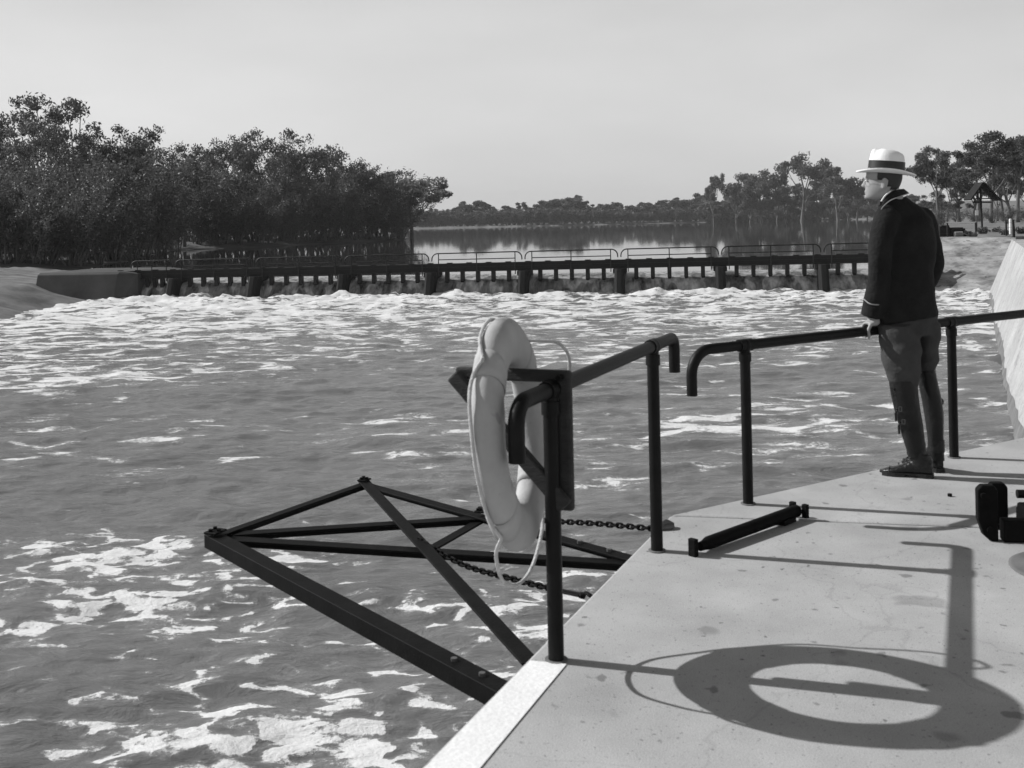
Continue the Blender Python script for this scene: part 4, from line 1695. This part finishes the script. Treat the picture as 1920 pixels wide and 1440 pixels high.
# ---- head, built facing -X then turned a little away
HC = at(1656, 340, YM)          # middle of the head, level of the eyes
HY = Matrix.Rotation(R(-23), 3, 'Z') @ Matrix.Rotation(R(4), 3, 'Y')


def hd_(x, y, z):
    return HC + HY @ Vector((x, y, z))


head_rows = [  # z, front x, back x, half width, squareness
    (0.108, -0.045, 0.055, 0.045), (0.098, -0.070, 0.080, 0.062), (0.075, -0.088, 0.094, 0.072), (0.045, -0.095, 0.099, 0.0765),
    (0.022, -0.096, 0.099, 0.077), (0.006, -0.091, 0.097, 0.0755), (-0.012, -0.091, 0.092, 0.0735), (-0.030, -0.093, 0.085, 0.0705),
    (-0.047, -0.094, 0.075, 0.067), (-0.060, -0.093, 0.064, 0.0635), (-0.072, -0.092, 0.054, 0.059), (-0.085, -0.093, 0.045, 0.053),
    (-0.097, -0.091, 0.030, 0.044), (-0.106, -0.080, 0.012, 0.033)]


def head_rings(grow=0.0, zmin=-9, zmax=9):
    rings_ = []
    for (z, fx, bx_, hw) in head_rows:
        if z < zmin or z > zmax:
            continue
        ring = []
        for k in range(32):
            th = 2 * math.pi * k / 32
            c_, s_ = math.cos(th), math.sin(th)
            mid = (fx + bx_) / 2 + 0.012
            x = mid + (c_ * (mid - fx + grow) * 1.0 * -1 if c_ > 0 else -c_ * (bx_ - mid + grow))
            y = (hw + grow) * math.copysign(abs(s_) ** 0.85, s_)
            ring.append(hd_(x, y, z))
        rings_.append(ring)
    return rings_


body = MB()
body.loft(head_rings())
# nose
nose = [[hd_(-0.088, w_, 0.010) for w_ in (-.010, .010)] + [hd_(-0.098, 0, .014)]]
body.loft([ell(hd_(x, 0, z), HY @ Vector((dx, 0, 0)), HY @ Vector((0, wy, 0)), 10) for (x, z, dx, wy) in
           [(-0.090, 0.016, .010, .008), (-0.095, 0.000, .012, .010), (-0.101, -0.018, .015, .013), (-0.105, -0.030, .017, .017), (-0.099, -0.040, .012, .015)]])
# brow, lips, chin
body.ball(hd_(-0.088, 0.03, 0.018), .010, .024, .007, 6, 10, HY)
body.ball(hd_(-0.088, -0.03, 0.018), .010, .024, .007, 6, 10, HY)
body.ball(hd_(-0.092, 0, -0.061), .009, .024, .006, 6, 10, HY)
body.ball(hd_(-0.090, 0, -0.071), .009, .021, .006, 6, 10, HY)
body.ball(hd_(-0.086, 0, -0.095), .014, .022, .014, 6, 10, HY)
# ears
for s_ in (-1, 1):
    er_ = HY @ Matrix.Rotation(R(12 * s_), 3, 'Z')
    body.ball(hd_(0.012, 0.078 * s_, -0.012), .020, .008, .033, 8, 12, er_)
    body.ball(hd_(0.008, 0.079 * s_, -0.036), .011, .007, .012, 6, 10, er_)
# neck and trunk inside the clothes
ncol = at(1676, 372, YM + .02)
body.loft([ell(hd_(0.030, 0, -0.03), Vector((.055, 0, 0)), Vector((0, .056, 0))), ell(at(1668, 360, YM), Vector((.057, 0, 0)), Vector((0, .058, 0))),
           ell(at(1676, 376, YM + .02), Vector((.064, 0, 0)), Vector((0, .064, 0))), ell(at(1684, 394, YM + .03), Vector((.065, 0, 0)), Vector((0, .065, 0))),
           ell(at(1698, 435, YM + .03), Vector((.11, 0, 0)), Vector((0, .08, 0))), ell(at(1698, 500, YM + .03), Vector((.13, 0, 0)), Vector((0, .09, 0))),
           ell(at(1698, 600, YM + .03), Vector((.13, 0, 0)), Vector((0, .09, 0)))])
LEGS = {'left': [(1682, 600, 0), (1690, 700, -.03), (1721, 856, -.06)], 'right': [(1738, 596, .06), (1740, 690, .05), (1757, 856, .03)]}
for sd__, pts in LEGS.items():
    body.tube([at(px, py, YM + dy) for px, py, dy in pts], [.055, .045, .024], 12)
SHL, ELL_, WRL = at(1664, 412, YM - .05), at(1650, 498, YM - .08), at(1634, 596, YM + .0)
SHR, ELR, WRR = at(1733, 410, YM + .10), at(1749, 505, YM + .16), at(1722, 556, YM + .30)
body.tube([SHL, ELL_, WRL], [.040, .036, .027], 12)
body.tube([SHR, ELR, WRR], [.038, .036, .027], 12)
# hands: palm, four bent fingers, thumb
railp = P3 + bdir * at_px_on_line(P3, bdir, 1631, RB_) + Z * RB_


def chain_f(pts, r0, r1):
    n = len(pts)
    body.tube(bezier(pts, 4), list(np.linspace(r0, r1, (n - 1) * 4 + 1)), 8)


acr = Vector((-bdir.y, bdir.x, 0))               # across the rail, away from the camera
up_ = RT + 0.011
pal = railp - acr * 0.018 + Z * (up_ + 0.006)
fr_ = Matrix((bdir, acr, Z)).transposed()
body.ball(pal + Z * 0.004, .042, .046, .017, 8, 14, fr_)
body.tube([WRL, (WRL + pal) / 2 + Z * .01 - acr * .012, pal - acr * .03 + Z * .006], [.027, .028, .026], 10)
for k, (o_, ln) in enumerate([(-.031, .95), (-.0105, 1.06), (.0105, 1.0), (.031, .82)]):
    b0 = pal + bdir * o_ + acr * .028 + Z * .004
    chain_f([b0, railp + bdir * (o_ * 1.08) + acr * (.030 * ln) + Z * (.018), railp + bdir * (o_ * 1.1) + acr * .038 * ln - Z * .010 * ln,
             railp + bdir * (o_ * 1.1) + acr * .016 - Z * (.038 * ln)], .0095, .0068)
chain_f([pal - bdir * .030 - acr * .018, railp - bdir * .050 - acr * .030 + Z * .010, railp - bdir * .046 - acr * .034 - Z * .022, railp - bdir * .036 - acr * .020 - Z * .040], .0115, .0078)
# right hand resting in front of the body, fingers loosely curled
hdv = (WRR - ELR).normalized()
hside = hdv.cross(Z).normalized()
hp = WRR + hdv * .045
body.ball(hp, .016, .048, .040, 8, 12, Matrix((hside, hdv, Z)).transposed())
for k, (o_, ln) in enumerate([(.028, .9), (.009, 1.0), (-.010, .95), (-.029, .78)]):
    b0 = hp + hdv * .035 + Z * o_
    chain_f([b0, b0 + hdv * .03 * ln + hside * .004, b0 + hdv * .052 * ln + hside * .02, b0 + hdv * .056 * ln + hside * .040], .0092, .0066)
chain_f([hp + Z * .034, hp + hdv * .03 + Z * .056 + hside * .012, hp + hdv * .058 + Z * .056 + hside * .025], .0108, .0078)
# bare feet inside the boots keep the figure one piece
heelL, toeL = on(1747, 896), on(1652, 889)
heelR = on(1763, 886)
toeR = heelR + Vector((-.10, .27, 0))
for h_, t_, leg in ((heelL, toeL, LEGS['left'][-1]), (heelR, toeR, LEGS['right'][-1])):
    d_ = (t_ - h_).normalized()
    body.tube([h_ + d_ * .035 + Z * .048, h_ + d_ * .09 + Z * .05, h_ + d_ * .15 + Z * .042, h_ + d_ * .23 + Z * .032], [.022, .024, .020, .012], 10)
    body.tube([at(leg[0], leg[1], YM + leg[2]), h_ + d_ * .05 + Z * .05], [.024, .022], 10)
FOOT.z = 0
me = remeshed(body, 'person', 0.0062, 3, FOOT)
man = link('person', me, 'skin', None)
man.location = FOOT
tag(man, 'man in pale hat and dark jacket leaning on the railing, seen from behind', 'person')

# ---- jacket
jk = MB()
yw = R(-20)
JR = [(1657, 1699, 367, .07, .10), (1652, 1712, 377, .09, .06), (1646, 1732, 392, .105, .02), (1642, 1749, 412, .118, -.02), (1642, 1755, 440, .125, -.04), (1643, 1756, 475, .125, -.05),
      (1645, 1753, 510, .122, -.07), (1645, 1752, 540, .124, -.09), (1644, 1756, 572, .13, -.12), (1643, 1761, 600, .135, -.15)]
jk.loft([ring_px(l, r, py, YM + .03, dp_, sl, yw, pw=.9) for l, r, py, dp_, sl in JR])
jk.tube(bezier([at(1670, 398, YM - .04), SHL + Z * .005, at(1652, 450, YM - .085), ELL_, at(1645, 545, YM - .05), at(1637, 592, YM - .01)], 5),
        list(np.interp(np.linspace(0, 5, 26), [0, 1, 2, 3, 4, 5], [.068, .073, .066, .062, .064, .070])), 18)
jk.tube(bezier([at(1718, 405, YM + .06), SHR + Vector((0, 0, -.006)), at(1744, 455, YM + .13), ELR, WRR - hdv * .03], 5),
        list(np.interp(np.linspace(0, 4, 21), [0, 1, 2, 3, 4], [.056, .064, .062, .060, .055])), 18)
me = remeshed(jk, 'jacket', 0.009, 5, FOOT)
co_ = np.zeros(len(me.vertices) * 3, np.float32)
me.vertices.foreach_get('co', co_)
co_ = co_.reshape(-1, 3)
nr = np.zeros(len(me.vertices) * 3, np.float32)
me.vertex_normals.foreach_get('vector', nr)
nr = nr.reshape(-1, 3)
fold = 0.008 * perlin(co_[:, 0] * 6 + co_[:, 2] * 9 + 3, co_[:, 2] * 4 - co_[:, 0] * 3 + co_[:, 1] * 5, 91) + 0.004 * perlin(co_[:, 0] * 14 + 8, co_[:, 2] * 18 + co_[:, 1] * 10, 92)
co_ = co_ + nr * fold[:, None]
me.vertices.foreach_set('co', co_.ravel())
me.update()
jacket = link('jacket', me, 'wool', man)
# folded collar with its pale edge
cl = MB()
ctr_px = [(1651, 394, YM - .06), (1656, 386, YM - .078), (1668, 376, YM - .082), (1684, 369, YM - .072), (1698, 364, YM - .02), (1703, 362, YM + .04)]
top_px = [(1655, 388, YM - .045), (1657, 376, YM - .058), (1666, 364, YM - .062), (1678, 356.5, YM - .055), (1690, 355, YM - .015), (1694, 355, YM + .03)]
lowc = bezier([at(*q) for q in ctr_px], 6)
topc = bezier([at(*q) for q in top_px], 6)
nq = len(lowc)
cl.add(lowc + topc, [(i, i + 1, nq + i + 1, nq + i) for i in range(nq - 1)])
o_ = cl.build('collar', 'wool', man)
sl_ = o_.modifiers.new('s', 'SOLIDIFY')
sl_.thickness = 0.008
sl_.offset = 0
MB().tube([p + Vector((0, -.007, -.001)) for p in lowc], .0030, 6).build('collar_piping', 'piping', man)
cz_ = at(1641, 567, YM - .03)
ang_ = bezier([at(1618.5, 560, YM - .03), at(1630, 569, YM - .095), at(1641, 571.5, YM - .105), at(1654, 571, YM - .085)], 6)
MB().tube(ang_, .0034, 6).build('cuff_piping', 'piping', man)
shc = bezier([at(1652.5, 377.5, YM - .052), at(1659, 367.5, YM - .067), at(1667, 360.5, YM - .064), at(1674, 356, YM - .05)], 6)
MB().tube(shc, .0045, 6).build('shirt_collar', 'shirt', man)

# ---- breeches
bs = MB()
bs.loft([ring_px(1648, 1757, 588, YM + .03, .118, -.1, yw), ring_px(1645, 1759, 606, YM + .03, .122, -.12, yw), ring_px(1648, 1758, 630, YM + .02, .115, -.08, yw)])
bs.loft([ring_px(1646, 1712, 608, YM - .02, .10), ring_px(1650, 1724, 635, YM - .03, .105), ring_px(1652, 1726, 662, YM - .035, .108),
         ring_px(1658, 1725, 690, YM - .035, .10), ring_px(1663, 1721, 706, YM - .035, .078, .18), ring_px(1667, 1719, 722, YM - .035, .066, .22)])
bs.loft([ring_px(1705, 1761, 604, YM + .06, .10), ring_px(1715, 1760, 632, YM + .06, .10), ring_px(1717, 1757, 655, YM + .06, .10),
         ring_px(1718, 1758, 674, YM + .055, .098), ring_px(1720, 1753, 686, YM + .055, .078), ring_px(1722, 1750, 696, YM + .055, .06)])
me = remeshed(bs, 'breeches', 0.008, 4, FOOT)
co_ = np.zeros(len(me.vertices) * 3, np.float32)
me.vertices.foreach_get('co', co_)
co_ = co_.reshape(-1, 3)
nr = np.zeros(len(me.vertices) * 3, np.float32)
me.vertex_normals.foreach_get('vector', nr)
nr = nr.reshape(-1, 3)
fold = 0.013 * perlin(co_[:, 0] * 8 - co_[:, 2] * 10, co_[:, 2] * 9 + co_[:, 0] * 5 + co_[:, 1] * 6, 95)
me.vertices.foreach_set('co', (co_ + nr * fold[:, None]).ravel())
me.update()
link('breeches', me, 'breeches', man)

# ---- leather gaiters, laced and buckled, and boots


def gaiter(rows, nm):
    g_ = MB()
    g_.loft([ring_px(l, r, py, Y, d) for l, r, py, Y, d in rows])
    return g_.build(nm, 'gaiter_leather', man)


gl = gaiter([(1667, 1719, 712, YM - .04, .066), (1671, 1721, 740, YM - .045, .066), (1678, 1725, 770, YM - .05, .064), (1686, 1730, 798, YM - .055, .060),
             (1694, 1733, 824, YM - .06, .052), (1701, 1735, 846, YM - .06, .046), (1703, 1737, 856, YM - .06, .046)], 'gaiter')
gr = gaiter([(1721, 1752, 694, YM + .05, .062), (1724, 1758, 722, YM + .05, .066), (1730, 1765, 752, YM + .05, .066), (1735, 1768, 782, YM + .045, .062),
             (1739, 1768, 812, YM + .04, .052), (1742, 1768, 838, YM + .04, .046), (1742, 1769, 850, YM + .04, .046), (1743, 1770, 862, YM + .04, .046)], 'gaiter')
lace = MB()
for k in range(8):
    t_ = k / 7
    px = 1672.5 + 16 * t_
    py = 728 + 62 * t_
    lace.tube([at(px - 2.0, py, YM - .062), at(px + 5, py + 5, YM - .082)], .003, 5)
    lace.tube([at(px - 2.0, py + 5, YM - .062), at(px + 5, py, YM - .082)], .003, 5)
lace.build('lacing', 'leather', gl)
for py, px in ((767, 1688), (791, 1694)):
    c_ = at(px, py, YM - .112)
    s_ = 2.8
    cs = [at(px - s_, py - 4, YM - .105), at(px + s_, py - 4, YM - .114), at(px + s_, py + 4, YM - .114), at(px - s_, py + 4, YM - .105)]
    MB().tube(cs, .0016, 5, closed=True).build('buckle', 'buckle', gl)
    MB().tube([at(px - 6, py + 1, YM - .095), at(px - 9, py + 8, YM - .075), at(px - 8, py + 22, YM - .06)], .006, 6).build('strap_end', 'leather', gl)
for py in (752, 773):
    MB().tube([at(1765.5, py - 4, YM + .05), at(1768, py, YM + .04), at(1767.5, py + 5, YM + .05)], .006, 6).build('strap_end', 'leather', gr)


def boot(heel, toe, ank, nm):
    """heel and toe on the ground, ankle above; leather upper plus sole"""
    heel, toe = Vector(heel), Vector(toe)
    heel.z = toe.z = 0
    d = toe - heel
    ln = d.length
    d.normalize()
    s = Vector((-d.y, d.x, 0))
    up = MB()
    # sections along the foot: distance from heel, half width, height of the top
    rows = [(-.006, .022, .075, .012), (.012, .034, .095, .012), (.05, .038, .105, .012), (.09, .037, .102, .012), (.13, .038, .086, .012), (.17, .043, .066, .012),
            (.21, .046, .052, .012), (.25, .041, .043, .014), (.28, .030, .034, .016), (.296, .014, .026, .018)]
    k_ = ln / .296
    rings_ = []
    for (q, hw, top, bot) in rows:
        ring = []
        for i in range(20):
            th = 2 * math.pi * i / 20
            c_, s__ = math.cos(th), math.sin(th)
            z = bot + (top - bot) * (0.5 + 0.5 * math.copysign(abs(s__) ** .8, s__))
            ring.append(heel + d * q * k_ + s * hw * math.copysign(abs(c_) ** .8, c_) + Z * z)
        rings_.append(ring)
    up.loft(rings_)
    ank = Vector(ank)
    sh_ = [heel + d * .055 + Z * .06, heel + d * .050 + Z * .10, (heel + d * .047 + Z * .13).lerp(Vector((ank.x, ank.y, .14)), .6), ank - Z * .02, ank + Z * .06]
    rr = [.048, .054, .051, .047, .046]
    up.loft([ell(p, d * r * 1.12, s * r * .92) for p, r in zip(sh_, rr)])
    me_ = remeshed(up, nm, .0062, 4, FOOT)
    b__ = link(nm, me_, 'leather', man)
    so__ = MB()
    out1 = []
    for (q, hw) in [(-.012, .020), (-.004, .032), (.03, .040), (.09, .036), (.15, .042), (.21, .050), (.255, .044), (.288, .030), (.304, .010)]:
        out1.append((q, hw))
    poly = [heel + d * q * k_ + s * hw for q, hw in out1] + [heel + d * q * k_ - s * hw for q, hw in out1[::-1]]
    so__.prism([p + Z * .0145 for p in poly], (0, 0, .010))
    poly2 = [heel + d * q + s * hw for q, hw in [(-.012, .020), (-.004, .032), (.03, .040), (.07, .036)]]
    poly2 += [heel + d * q - s * hw for q, hw in [(.07, .036), (.03, .040), (-.004, .032), (-.012, .020)]]
    so__.prism([p + Z * .0005 for p in poly2], (0, 0, .0138))
    poly3 = [heel + d * q * k_ + s * hw for q, hw in out1[4:-1]] + [heel + d * q * k_ - s * hw for q, hw in out1[4:-1][::-1]]
    so__.prism([p + Z * .0005 for p in poly3], (0, 0, .0138))
    so__.build('sole', 'ribbon', b__, smooth=False)
    cap = MB()
    cap.tube([heel + d * .245 * k_ + s * hw * .98 + Z * zz for hw, zz in ((.043, .02), (.036, .041), (.018, .047), (0, .0475), (-.018, .047), (-.036, .041), (-.043, .02))], .0025, 5)
    cap.build('toe_seam', 'ribbon', b__)
    lc = MB()
    for j in range(5):
        q = .10 + j * .022
        zz = .105 - j * .0095
        lc.tube([heel + d * q * k_ + s * .018 + Z * (zz + .001), heel + d * (q + .006) * k_ + Z * (zz + .004), heel + d * q * k_ - s * .018 + Z * (zz + .001)], .003, 5)
    lc.build('lacing', 'ribbon', b__)
    return b__


boot(heelL, toeL, at(1718, 848, YM - .06), 'boot')
boot(heelR, toeR, at(1755.5, 842, YM + .04), 'boot')

# ---- hair, spectacles, hat
hr = MB()
rings_ = []
for (z, fx, bx_, hw) in head_rows:
    if z > 0.09 or z < -0.05:
        continue
    ring = []
    for k in range(25):
        th = math.pi * (0.36 + (2 - 0.72) * k / 24)
        # only the sides behind the ear and the back
        c_, s_ = math.cos(th), math.sin(th)
        mid = (fx + bx_) / 2 + 0.012
        ring.append(hd_(mid - c_ * (bx_ - mid + .004) if c_ < 0 else mid - c_ * (mid - fx) * .9, (hw + .004) * math.copysign(abs(s_) ** .85, s_), z))
    rings_.append(ring)
hm = MB()
n_ = 25
for r_ in rings_:
    hm.v += r_
for i in range(len(rings_) - 1):
    for k in range(n_ - 1):
        # hairline: forward of the ear only above it
        zrow = [z for (z, *_r) in head_rows if -0.05 <= z <= 0.09][i + 1]
        front = abs(k - 12) / 12
        if zrow < -0.0 and front > .62:
            continue
        if zrow < -0.04 and front > .45:
            continue
        hm.f.append((i * n_ + k, i * n_ + k + 1, (i + 1) * n_ + k + 1, (i + 1) * n_ + k))
o_ = hm.build('hair', 'hair', man)
sl_ = o_.modifiers.new('s', 'SOLIDIFY')
sl_.thickness = .005
gs = MB()
for s_ in (-1, 1):
    cen = hd_(-.108, .033 * s_, 0.0)
    gs.tube([cen + HY @ Vector((0, .021 * math.cos(a_), .018 * math.sin(a_))) for a_ in np.linspace(0, 2 * math.pi, 18)[:-1]], .0011, 5, closed=True)
    gs.tube([hd_(-.108, .054 * s_, .004), hd_(-.06, .076 * s_, .006), hd_(0.01, .081 * s_, .004)], .0011, 5)
gs.tube([hd_(-.108, -.012, .003), hd_(-.111, 0, .006), hd_(-.108, .012, .003)], .0011, 5)
gs.build('spectacles', 'buckle', man)
EYES = MB()
for s_ in (-1, 1):
    EYES.ball(hd_(-.0875, .031 * s_, .001), .008, .013, .0065, 6, 10, HY)
EYES.build('eyes', 'shirt', man)

HO = at(1660, 322, YM)
HM = Matrix.Rotation(R(-17), 3, 'Z') @ Matrix.Rotation(R(6.0), 3, 'Y')


def ht(x, y, z):
    return HO + HM @ Vector((x, y, z))


hat = MB()
NH = 48
# crown, pinched in front and creased along the top
crown_rows = [(0.0, .099, .080), (.030, .099, .080), (.06, .097, .077), (.085, .094, .073), (.105, .090, .068), (.120, .083, .060), (.130, .070, .048), (.134, .050, .032), (.1345, .025, .015)]
rows_ = []
for (z, rx, ry) in crown_rows:
    ring = []
    for k in range(NH):
        th = 2 * math.pi * k / NH
        c_, s_ = math.cos(th), math.sin(th)
        x, y = -rx * c_, ry * s_
        zz = z
        hi = max(0, (z - .055) / .08)
        # front pinches either side
        pinch = math.exp(-((th if th < math.pi else 2 * math.pi - th) - 0.75) ** 2 / .10) * hi
        y *= 1 - .50 * pinch
        x *= 1 - .04 * pinch
        # the crown is higher at the front than at the back, crease lengthwise
        zz -= .012 * hi * (x / .1 + .3)
        crease = math.exp(-(y / .022) ** 2) * max(0, (z - .115) / .02) * (1 if x > -.06 else .4)
        zz -= .022 * crease
        ring.append(ht(x + .004, y, zz))
    rows_.append(ring)
hat.loft(rows_[:], cap=True)
# brim, dipped at the front and back, curled at the sides
br_rows = [(.097, .0), (.115, .25), (.135, .55), (.152, .85), (.158, 1.0), (.157, 1.0), (.150, .85), (.132, .55), (.112, .25), (.094, 0)]
brr = []
for i, (rad, q) in enumerate(br_rows):
    ring = []
    for k in range(NH):
        th = 2 * math.pi * k / NH
        c_, s_ = math.cos(th), math.sin(th)
        rx = .099 + (rad - .097) * 1.08
        ry = .080 + (rad - .097) * 0.92
        z = -.004 + .017 * q * q * s_ * s_ - .006 * q * c_ * c_ + (0.0 if i < 5 else -.0055)
        if i in (4, 5):
            z += .003 if i == 4 else .001
        ring.append(ht(-rx * c_ + .004, ry * s_, z))
    brr.append(ring)
brr.append(brr[0])
hat.loft(brr, cap=False)
hat_o = hat.build('hat', 'felt', man)
bd = MB()
bd.loft([[ht(-(rx) * math.cos(t_) + .004, ry * math.sin(t_), z) for t_ in np.linspace(0, 2 * math.pi, NH + 1)[:-1]]
         for (z, rx, ry) in [(.001, .1005, .0815), (.002, .1022, .0832), (.060, .0995, .0795), (.0605, .096, .076)]], cap=False)
bd.build('hat_band', 'ribbon', hat_o)
